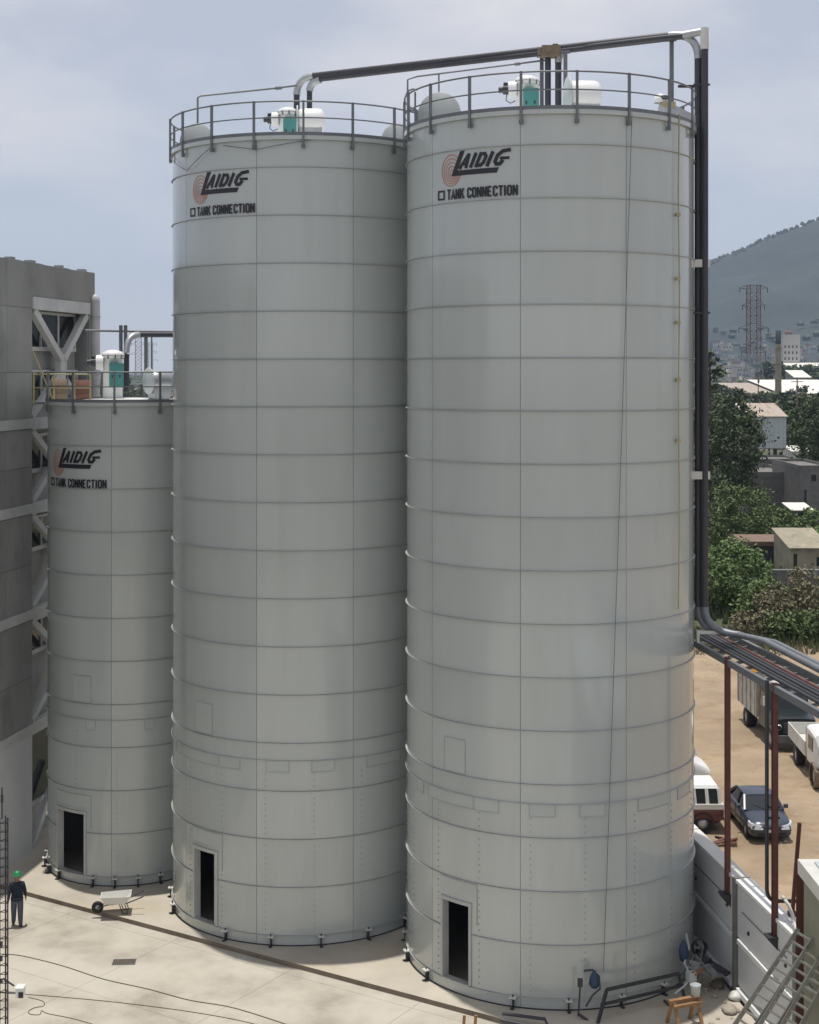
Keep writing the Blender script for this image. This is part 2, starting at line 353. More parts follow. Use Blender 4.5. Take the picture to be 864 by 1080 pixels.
def logo(parent, R, phi0, zbase):
    """printed brand lettering on the shell: u = arc length from phi0, v = height above zbase"""
    lay = [0]
    def surf(off):
        def fn(q):
            a = phi0 + (q.x * 1.075 + 0.04) / R
            return ((R + off) * sin(a), -(R + off) * cos(a), zbase + q.y)
        return fn
    def nxt(): lay[0] += 1; return 0.012 + lay[0] * 0.0007
    # red fingerprint rings
    b = MB(); cx, cy = 0.58, 0.86
    for k, r in enumerate((0.45, 0.36, 0.27, 0.18, 0.09)):
        ox, oy = cx - 0.05 + 0.008 * k, cy - 0.020 * k
        pts = [(ox + r * .80 * cos(a), oy + r * 1.02 * sin(a)) for a in [2 * pi * i / 28 for i in range(28)]]
        stroke_mesh(b, pts, 0.030, True, surf(0.008 + 0.0006 * k), 0.5)
    sw_ = b.build('logo_swirl', M['red_ink'], parent)
    b = MB(); v0 = 0.68; sh = 0.44
    def it(pts): return [(x + sh * y, v0 + y) for x, y in pts]
    def poly(pts, o):
        f = surf(o); n = len(pts) // 2
        b.add([f(Vector(p)) for p in pts], [(i, i + 1, n + i + 1, n + i) for i in range(n - 1)])
    def band(a, c, t0, t1, k=10):      # sheared horizontal bar
        bot = [(a + (c - a) * i / k, t0) for i in range(k + 1)]; top = [(a + (c - a) * i / k, t1) for i in range(k + 1)]
        poly(it(bot) + it(top), nxt())
    band(0.54, 2.00, 0.0, 0.15, 14)
    band(0.54, 0.70, 0.15, 0.72, 3)
    def st(pts, wd, closed=False): stroke_mesh(b, it(pts), wd, closed, surf(nxt()), 0.15)
    z0, z1 = 0.195, 0.62
    x = 0.76
    st([(x - .01, z0), (x + .125, z1 - .03)], .095); st([(x + .135, z1), (x + .205, z0)], .10); st([(x + .06, z0 + .12), (x + .17, z0 + .12)], .065)
    x += 0.355; st([(x, z0), (x, z1)], .105)
    x += 0.165; st([(x, z0), (x, z1)], .105); st([(x + .05, z1 - .05), (x + .13, z1 - .05), (x + .195, z1 - .13), (x + .195, z0 + .13), (x + .13, z0 + .05), (x + .05, z0 + .05)], .10)
    x += 0.345; st([(x, z0), (x, z1)], .105)
    x += 0.155; st([(x + .34, z1 + .02), (x + .13, z1 - .01), (x + .03, z1 - .12), (x + .03, z0 + .13), (x + .10, z0 + .05), (x + .20, z0 + .05), (x + .245, z0 + .16)], .105); st([(x + .13, z0 + .215), (x + .40, z0 + .215)], .08)
    b.build('logo_lettering', M['ink'], parent)
    b = MB(); hgt = 0.30; wd = 0.052
    f = surf(nxt()); q = 0.235
    stroke_mesh(b, [(0.03, .04), (0.03 + q, .04), (0.03 + q, .04 + q), (0.03, .04 + q)], 0.05, True, f, .2)
    x = 0.39; cw = 0.158
    for ch in 'TANK CONNECTION':
        if ch == ' ': x += 0.085; continue
        g = GL[ch]; closed = False
        for s_ in g:
            if s_ is True: continue
            stroke_mesh(b, [(x + p[0] * 0.27, 0.0 + p[1] * hgt) for p in s_], wd if ch != 'I' else .055, ch == 'O', surf(nxt()), .2)
        x += cw if ch != 'I' else 0.085
    b.build('company_lettering', M['ink'], parent)

# ------------------------------------------------------------------ silos
RING = [0.345 + 1.5265 * k for k in range(17)]
def arc_sheet(b, R, a0, a1, z0, z1, th=0.02, hole=None, step=radians(4)):
    """curved plate with returns; hole = (h0,h1,y0,y1) is left open"""
    aa = set([a0, a1]); zz = set([z0, z1])
    n = max(1, int((a1 - a0) / step + .5))
    for i in range(n): aa.add(a0 + (a1 - a0) * i / n)
    if hole:
        for h in hole[:2]:
            aa.add(h); aa = set(a for a in aa if a == h or a in (a0, a1) or abs(a - h) > 0.01)
        for h in hole[2:]:
            if z0 < h < z1: zz.add(h)
    aa = sorted(aa); zz = sorted(zz)
    def q(a, z, r): return (r * sin(a), -r * cos(a), z)
    vs = [q(a, z, R) for z in zz for a in aa]; fs = []; m = len(aa)
    for j in range(len(zz) - 1):
        for i in range(m - 1):
            if hole and hole[0] - 1e-6 <= aa[i] and aa[i + 1] <= hole[1] + 1e-6 and hole[2] - 1e-6 <= zz[j] and zz[j + 1] <= hole[3] + 1e-6: continue
            fs.append((j * m + i, j * m + i + 1, (j + 1) * m + i + 1, (j + 1) * m + i))
    b.add(vs, fs, True)
    if th:
        for z in (z0, z1):
            ok = [i for i in range(m - 1) if not (hole and hole[0] - 1e-6 <= aa[i] and aa[i + 1] <= hole[1] + 1e-6 and hole[2] - .06 <= z <= hole[3] + .06)]
            b.add([q(a, z, R) for a in aa] + [q(a, z, R - th) for a in aa], [(i, i + 1, m + i + 1, m + i) for i in ok])
        for a in (a0, a1):
            b.add([q(a, z, R) for z in (z0, z1)] + [q(a, z, R - th) for z in (z0, z1)], [(0, 1, 3, 2)])
pcache = {}
def make_silo(name, x, y, R, seams0, ncol, rings, ztop, door, logo_z, logo_phi, npost, post0, label, patches):
    root = empty(name, (x, y, 0), atan2(-x, y) if False else -atan2(x, y), label, 'silo', 'steel storage silos')
    dphi = 2 * pi / ncol; half = dphi / 2 - 0.008 / R
    zs = [0.01] + rings + ([ztop] if ztop > rings[-1] + 0.2 else [])
    dcol = None
    for k in range(len(zs) - 1):
        z0 = zs[k] - 0.006; z1 = zs[k + 1] - 0.030
        for c in range(ncol):
            a = seams0 + dphi * (c + 0.5)
            a = (a + pi) % (2 * pi) - pi
            hole = None
            if abs(a - (door[0] + door[1]) / 2) < dphi / 2 and z0 < door[3] and z1 > door[2] + 0.05:
                hole = (door[0] - a, door[1] - a, door[2], door[3])
            key = (R, round(z1 - z0, 3), hole is not None and round(z0, 2))
            if key not in pcache:
                b = MB()
                h = (hole[0], hole[1], hole[2] - z0, hole[3] - z0) if hole else None
                if h: h = (h[0], h[1], max(0, h[2]), min(z1 - z0, h[3]))
                arc_sheet(b, R, -half, half, 0, z1 - z0, 0.02, h)
                pcache[key] = b.mesh('wall_panel', M['panel'])
            o = bpy.data.objects.new('wall_panel', pcache[key]); link(o, root)
            o.location = (0, 0, z0); o.rotation_euler = (0, 0, a)
    # inner shell behind the joints, open at the door
    b = MB(); arc_sheet(b, R - 0.018, -pi, pi, 0, ztop - 0.01, 0, door, radians(5)); b.build('inner_shell', M['seal'], root)
    # horizontal ring flanges
    fl = MB().lathe([(R - 0.01, 0), (R + 0.045, 0), (R + 0.045, 0.014), (R - 0.01, 0.014)], n=96, smooth=False)
    fme = None
    for z in rings + [5.9]:
        if z == ztop: continue
        if z <= door[3] and z >= door[2]:
            b2 = MB(); n = 90
            aa = [door[1] + 0.03 + (2 * pi - (door[1] - door[0]) - 0.06) * i / n for i in range(n + 1)]
            for (r0, q0, r1, q1) in ((R - .01, 0, R + .045, 0), (R + .045, 0, R + .045, .014), (R + .045, .014, R - .01, .014)):
                b2.add([(r0 * sin(a), -r0 * cos(a), q0) for a in aa] + [(r1 * sin(a), -r1 * cos(a), q1) for a in aa], [(i, i + 1, n + i + 2, n + i + 1) for i in range(n)], True)
            b2.build('ring_flange', M['flange'], root, (0, 0, z - 0.026)); continue
        if fme is None: fme = fl.mesh('ring_flange', M['flange'])
        o = bpy.data.objects.new('ring_flange', fme); link(o, root); o.location = (0, 0, z - 0.026)
    # rim, roof deck
    b = MB().lathe([(R + 0.005, ztop - 0.13), (R + 0.09, ztop - 0.13), (R + 0.09, ztop), (R - 0.1, ztop)], n=96, smooth=False); b.build('rim', M['panel'], root)
    b = MB().lathe([(R - 0.02, ztop - 0.02), (R * 0.4, ztop + 0.09), (0.02, ztop + 0.13)], n=48); b.build('roof', M['white'], root)
    # foot ring + anchors
    b = MB().lathe([(R + 0.02, 0.0), (R + 0.02, 0.03), (R + 0.0, 0.035)], n=96, smooth=False); b.build('foot_ring', M['dark'], root)
    ab = MB(); ab.box((-.045, -.22, 0), (.045, 0.0, .03)); ab.box((-.05, -.16, .27), (.05, 0.0, .30)); ab.box((-.012, -.13, .03), (.012, 0, .27)); ab.m = 1
    ab.cyl((0, -.10, 0.03), (0, -.10, .40), .022, n=6); ab.m = 2; ab.box((-.1, -.19, .30), (.1, -.02, .335))
    ame = ab.mesh('anchor_bolt', [M['dark'], M['dark'], M['offwhite']])
    na = int(round(2 * pi * R / (1.57 if R > 4 else .80)))
    for i in range(na):
        a = 2 * pi * (i + 0.35) / na
        if abs(((a + pi) % (2 * pi) - pi) - (door[0] + door[1]) / 2) < 0.14: continue
        o = bpy.data.objects.new('anchor_bolt', ame); link(o, root); o.location = (R * sin(a), -R * cos(a), 0); o.rotation_euler = (0, 0, a)
    # rows of bolt heads on the lower courses
    bb = MB()
    nb = int(round(2 * pi * R / 1.57))
    for i in range(nb):
        a = seams0 + 0.065 + 2 * pi * i / nb
        ap = (a + pi) % (2 * pi) - pi
        if abs(ap) > 1.75: continue
        for j in range(27):
            z = 0.5 + j * 0.19
            if door[0] - .05 < ap < door[1] + .05 and z < 3.4: continue
            if any(abs(z - r) < 0.06 for r in rings): continue
            d = Vector((sin(a), -cos(a), 0))
            bb.cyl(d * R + Vector((0, 0, z)), d * (R + 0.018) + Vector((0, 0, z)), 0.024, n=6)
    tag(bb.build('bolt_heads', M['bead'], root), kind='stuff')
    # patch plates with sealant beads
    for (a0, a1, z0, z1) in patches:
        b = MB(); arc_sheet(b, R + 0.012, a0, a1, z0, z1, 0.012); b.m = 1
        for (c0, c1, e0, e1) in ((a0 - .006, a0, z0, z1), (a1, a1 + .006, z0, z1), (a0 - .006, a1 + .006, z0 - .025, z0), (a0 - .006, a1 + .006, z1, z1 + .025)):
            arc_sheet(b, R + 0.02, c0, c1, e0, e1, 0.02)
        b.build('patch_plate', [M['patch'], M['bead']], root)
    # door frame
    b = MB(); e = 0.085 / R; d0, d1, y0, y1 = door
    arc_sheet(b, R + 0.05, d0 - e, d0, y0, y1 + 0.09, 0.25); arc_sheet(b, R + 0.05, d1, d1 + e, y0, y1 + 0.09, 0.25); arc_sheet(b, R + 0.053, d0 - e - .004, d1 + e + .004, y1, y1 + 0.1, 0.25); arc_sheet(b, R + 0.047, d0, d1, y0 - .05, y0, 0.25)
    b.build('door_frame', M['flange'], root)
    b = MB(); arc_sheet(b, R + 0.012, d0 - 1.2 * e, d1 + 3 * e, y1 + .25, y1 + .66, 0.012); b.m = 1
    for (c0, c1, e0, e1) in ((d1 + 3 * e, d1 + 3.25 * e, y1 - .5, y1 + .66), (d0 - 1.2 * e, d1 + 3.2 * e, y1 + .66, y1 + .685)): arc_sheet(b, R + 0.02, c0, c1, e0, e1, 0.02)
    b.build('lintel_plate', [M['patch'], M['bead']], root)
    # guardrail
    rg = R + 0.07; g = MB()
    for hz, rr in ((1.08, 0.028), (0.56, 0.022)):
        pts = [(rg * sin(a), -rg * cos(a), ztop + hz) for a in [2 * pi * i / 96 for i in range(97)]]
        g.tube(pts, rr, n=6, caps=False)
    arcb = [(rg + .015, 0.0), (rg + .015, 0.11), (rg - 0.0, 0.11)]
    g.lathe([(r, z + ztop) for r, z in arcb], n=96, smooth=False)
    gr = g.build('guardrail', M['rail'], root)
    pm = MB().box((-.035, -.035, -0.38), (.035, .035, 1.10)).box((-.06, -.02, -0.40), (.06, .06, -.28)).mesh('post', M['rail'])
    for i in range(npost):
        a = post0 + 2 * pi * i / npost
        o = bpy.data.objects.new('post', pm); link(o, gr); o.location = ((rg + .03) * sin(a), -(rg + .03) * cos(a), ztop); o.rotation_euler = (0, 0, a)
    lg = logo(root, R, logo_phi, logo_z)
    return root
D2 = radians
RX, RY, RR = 4.41, 46.73, 4.496
MX, MY = -3.69, 51.45
LX, LY, LR = -10.47, 55.38, 3.0
ZT = 25.74
def pat(o): 
    q = D2(o)
    r = [(D2(-43) + q, D2(-33) + q, 6.50, 7.45)]
    for a, s in ((-62, 5), (-53, 24), (-29, 10), (-7, 9), (11.5, 9), (35, 17), (58, 12)): r.append((D2(a) + q, D2(a + s) + q, 5.53, 5.86))
    return r
silo_r = make_silo('silo', RX, RY, RR, D2(-10.5), 9, RING, ZT, (D2(-43.7), D2(-31), 0.36, 2.66), 23.31, D2(-47.4), 18, D2(10),
    'tall grey panelled silo nearest the camera, with dark pipes down its right side', pat(0))
silo_m = make_silo('silo', MX, MY, RR, D2(-19.3), 9, RING, ZT, (D2(-51.7), D2(-38.7), 0.36, 2.66), 23.31, D2(-56.0), 18, 0.0,
    'tall grey panelled silo in the middle, between the small silo and the nearest one', pat(-8))
silo_l = make_silo('silo', LX, LY, LR, D2(-12.3), 6, RING[:12], RING[11], (D2(-57), D2(-32), 0.34, 2.5), 14.10, D2(-69.5), 12, D2(-10),
    'short narrow grey silo beside the concrete building, smallest of the three',
    [(D2(-42), D2(-27), 6.5, 7.4)] + [(D2(a), D2(a + 6), 5.53, 5.86) for a in (-30, 10, 35)])

# ------------------------------------------------------------------ roof equipment
def roof_vent(x, y, z, yaw, s, label, mcol='white'):
    r = empty('roof_vent', (x, y, z), yaw, label, 'vent', 'barrel shaped roof vents')
    b = MB(); b.hexa([(-.32 * s, -.28 * s, -.35), (.32 * s, -.28 * s, -.35), (.32 * s, .28 * s, -.35), (-.32 * s, .28 * s, -.35), (-.42 * s, -.36 * s, .32 * s), (.42 * s, -.36 * s, .32 * s), (.42 * s, .36 * s, .32 * s), (-.42 * s, .36 * s, .32 * s)])
    b.build('curb', M['galv'], r)
    b = MB().lathe([(0.0, -.46 * s), (.38 * s, -.46 * s), (.44 * s, -.40 * s), (.46 * s, -.2 * s), (.46 * s, .30 * s), (.42 * s, .42 * s), (.25 * s, .50 * s), (0, .52 * s)], (0, 0, .62 * s), 28, True, (1, 0, 0))
    b.build('barrel', M[mcol], r)
    b = MB().lathe([(0, -.53 * s), (.56 * s, -.53 * s), (.58 * s, -.50 * s), (.56 * s, -.47 * s), (.3 * s, -.465 * s)], (0, 0, .62 * s), 28, True, (1, 0, 0))
    b.build('end_disc', M['dull' if mcol == 'dull' else 'sheet'], r)
    return r
def dust_collector(x, y, z, yaw, s, label):
    r = empty('dust_collector', (x, y, z), yaw, label, 'dust collector', 'white dust collectors on the silo roofs')
    MB().lathe([(.34 * s, -.3), (.34 * s, 1.3 * s), (.40 * s, 1.3 * s), (.40 * s, 1.38 * s)], n=24).build('drum', M['white'], r)
    MB().lathe([(.41 * s, 1.39 * s), (.41 * s, 1.43 * s), (.36 * s, 1.50 * s), (.2 * s, 1.57 * s), (0, 1.6 * s)], n=24).build('lid', M['white'], r)
    b = MB()
    for i in range(10):
        a = 2 * pi * i / 10; b.box((.39 * s * cos(a) - .025, .39 * s * sin(a) - .025, 1.27 * s), (.39 * s * cos(a) + .025, .39 * s * sin(a) + .025, 1.42 * s))
    b.build('lid_clamps', M['rail'], r)
    b = MB().box((-.08 * s, -.46 * s, .30 * s), (.40 * s, -.26 * s, 1.12 * s)); b.build('control_panel', M['teal'], r)
    b = MB(); b.box((.0, -.475 * s, .62 * s), (.05, -.46 * s, .72 * s)); b.box((.26 * s, -.475 * s, .62 * s), (.26 * s + .05, -.46 * s, .72 * s)); b.build('panel_latch', M['dark'], r)
    b = MB().cyl((-.30 * s, -.1, 1.15 * s), (-.55 * s, -.1, 1.15 * s), .26 * s, n=20); b.build('fan_housing', M['white'], r)
    b = MB().cyl((-.55 * s, -.1, 1.15 * s), (-.74 * s, -.1, 1.15 * s), .15 * s, n=14).cyl((-.74 * s, -.1, 1.15 * s), (-.88 * s, -.1, 1.15 * s), .10 * s, n=12).box((-.72 * s, -.2, 1.28 * s), (-.6 * s, 0, 1.36 * s)); b.build('fan_motor', M['dark'], r)
    pts = [(-.62 * s, -.15, 1.0 * s), (-.64 * s, -.2, .8 * s), (-.5 * s, -.22, .7 * s), (-.34 * s, -.2, .78 * s)]
    b = MB().tube(pts, .018, 6); b.build('power_cable', M['rail'], r)
    return r
# middle silo roof
p = P(213, 148, 51.0); roof_vent(p.x, p.y, ZT - .28, D2(78), 1.05, 'grey roof vent with rounded disc at the left edge of the middle silo roof', 'dull')
p = P(328, 140, 49.2); roof_vent(p.x, p.y, ZT + .28, D2(4), 0.90, 'white barrel roof vent beside the bent pipe on the middle silo')
p = P(418, 140, 51.0); roof_vent(p.x, p.y, ZT - .28, D2(100), 1.05, 'grey roof vent with rounded disc at the right edge of the middle silo roof', 'dull')
p = P(304, 140, 51.3); dust_collector(p.x, p.y, ZT + .15, D2(-8), 0.95, 'white dust collector with teal panel on the middle silo roof')
# right silo roof
p = P(468, 120, 46.2); roof_vent(p.x, p.y, ZT - .28, D2(75), 1.18, 'grey roof vent with rounded disc at the left edge of the nearest silo roof', 'dull')
p = P(616, 115, 44.6); roof_vent(p.x, p.y, ZT + .20, D2(6), 1.0, 'pale blue white barrel roof vent in the middle of the nearest silo roof')
p = P(556, 115, 46.4); dust_collector(p.x, p.y, ZT + .2, D2(-10), 1.0, 'white dust collector with teal panel on the nearest silo roof')
p = P(710, 112, 46.2)
hd = empty('sheet_metal_hopper', (p.x, p.y, ZT + .18), D2(12), 'grey sloping sheet metal hopper with yellow fitting at the right rim of the nearest silo', 'hopper')
b = MB(); b.hexa([(-.55, -.3, -.3), (.75, -.3, -.3), (.75, .3, -.3), (-.55, .3, -.3), (-.35, -.3, .72), (.75, -.3, .25), (.75, .3, .25), (-.35, .3, .72)]); b.build('hopper_body', M['galv'], hd)
b = MB().box((-.48, -.34, .52), (-.05, -.30, .70)); b.build('inlet_fitting', M['yellow'], hd)
b = MB().lathe([(0.2, 0), (.22, .1), (.15, .25), (0, .3)], (-.42, 0, .70), 14); b.build('inlet_cap', M['white'], hd)
b = MB().lathe([(.12, 0), (.13, .05), (.12, .12)], (-.36, -.14, .78), 12); b.build('cap_band', M['dark'], hd)
# small silo roof
p = P(119, 410, 55.0); dust_collector(p.x, p.y, RING[11] + .22, D2(6), 1.06, 'white dust collector with teal panel on the short silo roof')
p = P(168, 412, 54.6); roof_vent(p.x, p.y, RING[11] + .22, D2(35), 0.86, 'silver barrel roof vent on the short silo roof', 'galv')
pipeg = 'conveying pipes over the silo roofs'
# short silo: elbow pipe and thin pipe running behind the middle silo
def pipe(name, segs, label, cat='pipe', group=None):
    """segs: list of (material, radius, points)"""
    root = None
    for i, (pn, mk, r, pts, n) in enumerate(segs):
        b = MB().tube(pts, r, n)
        if root is None:
            root = b.build(name, M[mk]); tag(root, label, cat, group)
        else: b.build(pn, M[mk], root)
    return root
a0 = P(133.5, 413, 55.3); a1 = P(133.5, 372, 55.3); a2 = P(146, 353, 55.8); a3 = P(196, 353, 56.6)
pipe('roof_pipe', [('run', 'pipe', .10, [a0, a1 - Vector((0, 0, .05))], 12), ('elbow', 'galv', .115, arcpts(a1, P(133.5, 353, 55.3), a2, 10), 12), ('run', 'pipe', .10, [a2, a3], 12)],
     'dark pipe bending off the short silo roof behind the middle silo')
b = MB().bar(P(154, 353, 56), P(154, 416, 56), .12).bar(P(149, 354.5, 55.9), P(160, 354.5, 56.1), .08); tag(b.build('pipe_support', M['rail']), 'grey post holding the bent pipe above the short silo roof', 'support post')
b = MB().tube([P(90, 348.5, 57.4), P(150, 349.5, 57.6), P(200, 350, 57.8)], .045, 8); b.m = 0
for px in (92, 160): b.bar(P(px, 349, 57.4), P(px, 415, 57.4), .05)
tag(b.build('thin_pipe', M['rail']), 'thin level conduit strung above the short silo roof', 'conduit')
for px, sd_ in ((127.5, 'left'), (132.5, 'right')):
    b = MB().cyl(P(px, 343, 57), P(px, 405, 57), .07, n=8).box(tuple(P(px, 405, 57) - Vector((.15, .15, .05))), tuple(P(px, 405, 57) + Vector((.15, .15, 0))))
    tag(b.build('vent_stack', M['rail']), sd_ + ' one of two thin vent stacks behind the short silo dust collector', 'vent stack', 'paired thin vent stacks')
# main twin conveying pipes
PYm = 51.0
def bundle(dx, py_off):  return dx
A = [P(313, 139, 51.2), P(313, 100, 51.2), P(331, 80, 50.9), P(706, 37.5, 46.6), P(736.5, 62, 46.1), P(736.5, 640, 46.1)]
seg = []
seg.append(('run', 'pipe', .105, [A[0], A[1]], 12))
seg.append(('elbow', 'galv', .125, arcpts(A[1], P(313, 82, 51.2), A[2], 12), 14))
seg.append(('run', 'pipe', .115, [A[2], A[3]], 12))
seg.append(('elbow', 'galv', .125, arcpts(A[3], P(737, 33.5, 46.1), A[4], 12), 14))
seg.append(('run', 'pipe', .115, [A[4], A[5]], 12))
rk0 = Vector((wallX(46.0) + 0.42, 45.7, 10.17)); rk1 = Vector((wallX(44.2) + 0.95, 44.2, 10.17)); rk2 = Vector((wallX(30) + 0.95, 30, 10.05))
seg.append(('elbow', 'tube', .115, arcpts(A[5], Vector((A[5].x, A[5].y, 10.15)), rk0, 10), 14))
seg.append(('run', 'tube', .10, arcpts(rk0, (rk0 + rk1) / 2 + Vector((.08, .0, 0)), rk1, 4) + [rk2], 12))
pipe('conveying_pipe', seg, 'long dark pipe from the middle silo roof, over and down the nearest silo', 'pipe', pipeg)
B0 = [P(589, 113, 47.9), P(589, 66, 47.9), P(600, 52, 47.75), P(700, 40, 46.4), P(743.5, 42, 45.9), P(743.5, 640, 45.9)]
seg = [('run', 'pipe', .105, [B0[0], B0[1]], 12), ('elbow', 'galv', .12, arcpts(B0[1], P(589, 53.5, 47.9), B0[2], 8), 12), ('run', 'pipe', .10, [B0[2], B0[3], P(722, 38, 46.1)], 12)]
seg.append(('elbow', 'galv', .12, [P(720, 37, 46.1), P(742, 33, 45.95)], 12))
seg.append(('elbow', 'offwhite', .13, [P(743, 29.5, 45.9), P(743.5, 52, 45.9)], 14))
seg.append(('run', 'pipe', .11, [P(743.5, 50, 45.9), B0[5]], 12))
rb0 = rk0 + Vector((.26, -.35, 0.0)); rb1 = rk1 + Vector((.26, -.1, 0)); rb2 = rk2 + Vector((.26, 0, 0))
seg.append(('elbow', 'tube', .11, arcpts(B0[5], Vector((B0[5].x, B0[5].y, 10.17)), rb0, 10), 14))
seg.append(('run', 'tube', .085, [rb0, rb1, rb2], 12))
pipe('conveying_pipe', seg, 'outer dark pipe off the nearest silo roof with white capped top corner', 'pipe', pipeg)
p0 = P(578, 113, 48.0); p1 = P(578, 58, 48.0)
pipe('conveying_pipe', [('run', 'pipe', .10, [p0, p1], 12), ('elbow', 'galv', .12, arcpts(p1, P(578, 55, 48), P(568, 56.5, 48.2), 6), 12)], 'dark upright pipe entering the nearest silo roof under the pipe junction', 'pipe', pipeg)
p0 = P(326.5, 139, 51); p1 = P(326.5, 96, 51)
pipe('conveying_pipe', [('run', 'pipe', .095, [p0, p1], 12), ('elbow', 'galv', .125, arcpts(p1, P(327, 86, 51), P(338, 84, 50.8), 6), 12)], 'short upright pipe under the left end of the overhead pipe on the middle silo', 'pipe', pipeg)
# second horizontal pipe of the pair, slightly lower
pipe('conveying_pipe', [('run', 'pipe', .095, [P(338, 83.2, 50.8), P(705, 40.4, 46.55)], 10)], 'thinner dark pipe slung just under the overhead pipe between the silos', 'pipe', pipeg)
b = MB().box((-.30, -.25, -.22), (.30, .25, .12)).box((-.42, -.15, -.12), (-.30, .15, .06)).cyl((-.1, -.26, -.03), (-.1, -.34, -.03), .1, n=10).cyl((.15, 0, .12), (.15, 0, .2), .1, n=10)
tag(b.build('junction_box', M['tan'], None, tuple(P(581, 53, 47.9))), 'brown pipe junction clamp on the overhead pipe above the nearest silo', 'pipe junction')
for px, py0, py1, Y, lab in ((571.5, 59, 113, 48.3, 'grey post under the overhead pipe left of the junction on the nearest silo'), (596.5, 55, 113, 47.6, 'grey post under the overhead pipe right of the junction on the nearest silo'), (708.5, 42, 118, 46.5, 'tall grey post under the right end of the overhead pipe')):
    b = MB().bar(P(px, py0, Y), P(px, py1, Y), .12, .12).bar(P(px - 5, py0, Y), P(px + 5, py0 - .6, Y), .10).box(tuple(P(px, py1, Y) - Vector((.14, .14, .02))), tuple(P(px, py1, Y) + Vector((.14, .14, .02))))
    tag(b.build('pipe_support', M['rail']), lab, 'support post')
b = MB().tube([P(208.5, 130, 49.5), P(208.5, 103, 49.5), P(212, 101, 49.6), P(290, 93, 50.5), P(313, 90, 51)], .035, 8).cyl(P(291, 93, 50.4), P(297, 92.4, 50.5), .06, n=8)
tag(b.build('thin_pipe', M['rail']), 'thin conduit rising from the left of the middle silo roof to the pipe elbow', 'conduit')
b = MB().tube([P(430, 116, 48), P(430, 84, 48), P(440, 80.5, 48), P(575, 63.5, 48.2)], .03, 8).bar(P(463, 78, 48), P(463, 112, 48), .05).cyl(P(543, 67.5, 48), P(549, 66.8, 48), .06, n=8)
tag(b.build('thin_pipe', M['rail']), 'thin conduit under the overhead pipe left of the junction on the nearest silo', 'conduit')
# pipe clamps on the right wall of the silo
for py in (278, 501, 90, 330):
    q = P(740, py, 46.0)
    b = MB().box((q.x - .28, q.y - .16, q.z - (.12 if py in (278, 501) else .03)), (q.x + .24, q.y - .125, q.z + (.12 if py in (278, 501) else .03))).box((q.x - .7, q.y + .1, q.z - .04), (q.x + .2, q.y + .18, q.z + .04))
    tag(b.build('pipe_clamp', M['offwhite' if py in (278, 501) else 'dark']), {278: 'upper pale clamp across the two dark pipes beside the nearest silo', 501: 'lower pale clamp across the two dark pipes beside the nearest silo', 90: 'dark bracket on the pipes just under the nearest silo rim', 330: 'dark bracket on the pipes between the two pale clamps'}[py], 'pipe clamp')
# gate posts where the two walkways meet
b = MB()
for px in (427, 431.5, 438): b.bar(P(px, 141, 46.9), P(px, 97 if px > 428 else 104, 46.9), .06)
b.tube([P(427, 104, 46.9), P(430, 96, 46.9), P(436, 93.5, 46.9), P(440, 95, 46.9)], .03, 6); b.bar(P(426, 118, 46.9), P(440, 116, 46.9), .045)
tag(b.build('walkway_gate', M['rail']), 'curved steel gate rails where the two tall silo roofs meet', 'gate')
# rope and thin yellow-stained line down the nearest silo, fixed to its shell
def on_silo(cx, cy, R, th, phi, z, off=.04):
    a = th + phi; return Vector((cx + (R + off) * sin(a), cy - (R + off) * cos(a), z))
thr = -atan2(RX, RY); thm = -atan2(MX, MY); thl = -atan2(LX, LY)
pts = [on_silo(RX, RY, RR, thr, D2(31.3 - 11.5 * (25.7 - z) / 24.5), z, .085) for z in [25.7 - i * .6 for i in range(42)]]
tag(MB().tube(pts, .010, 5).build('hoist_rope', M['rail']), 'thin dark rope hanging slanted down the front of the nearest silo', 'rope')
pts = [on_silo(RX, RY, RR, thr, D2(56.5 + 0.4 * sin(z)), z, .10) for z in [25.9 - i * .7 for i in range(22)]]
b = MB().tube(pts, .022, 6)
for z in (22.9, 21.0, 19.7, 18.0, 16.2):
    c = on_silo(RX, RY, RR, thr, D2(56.3), z, .09); b.box((c.x - .06, c.y - .06, c.z - .05), (c.x + .06, c.y + .06, c.z + .05))
tag(b.build('drain_hose', M['yellow']), 'thin yellowish hose with clips down the right side of the nearest silo', 'hose')
def drape(a0, z0, am, zm, a1, z1, lab):
    pts = [on_silo(MX, MY, RR, thm, D2(a0 + (am - a0) * t), z0 + (zm - z0) * t, .10) for t in [i / 8 for i in range(9)]] + [on_silo(MX, MY, RR, thm, D2(am + (a1 - am) * t), zm + (z1 - zm) * t, .10) for t in [i / 8 for i in range(1, 9)]]
    tag(MB().tube(pts, .013, 5).build('hanging_cable', M['rail']), lab, 'cable')
drape(-80, 25.55, -56, 24.85, -40, 25.5, 'thin cable hanging in a V below the left rim of the middle silo')
drape(-34, 25.5, -19, 25.3, 3, 25.6, 'thin slack cable below the front rim of the middle silo')

# ------------------------------------------------------------------ concrete building on the left
ub = Vector((.1676, .9859, 0)); nb_ = Vector((.9859, -.1676, 0)); ob = Vector((-14.4, 56.4, 0))
bl = empty('concrete_building', (-14.4, 56.4, 0), atan2(ub.y, ub.x), 'tall bare concrete building with a white braced window slot at the left edge', 'building')
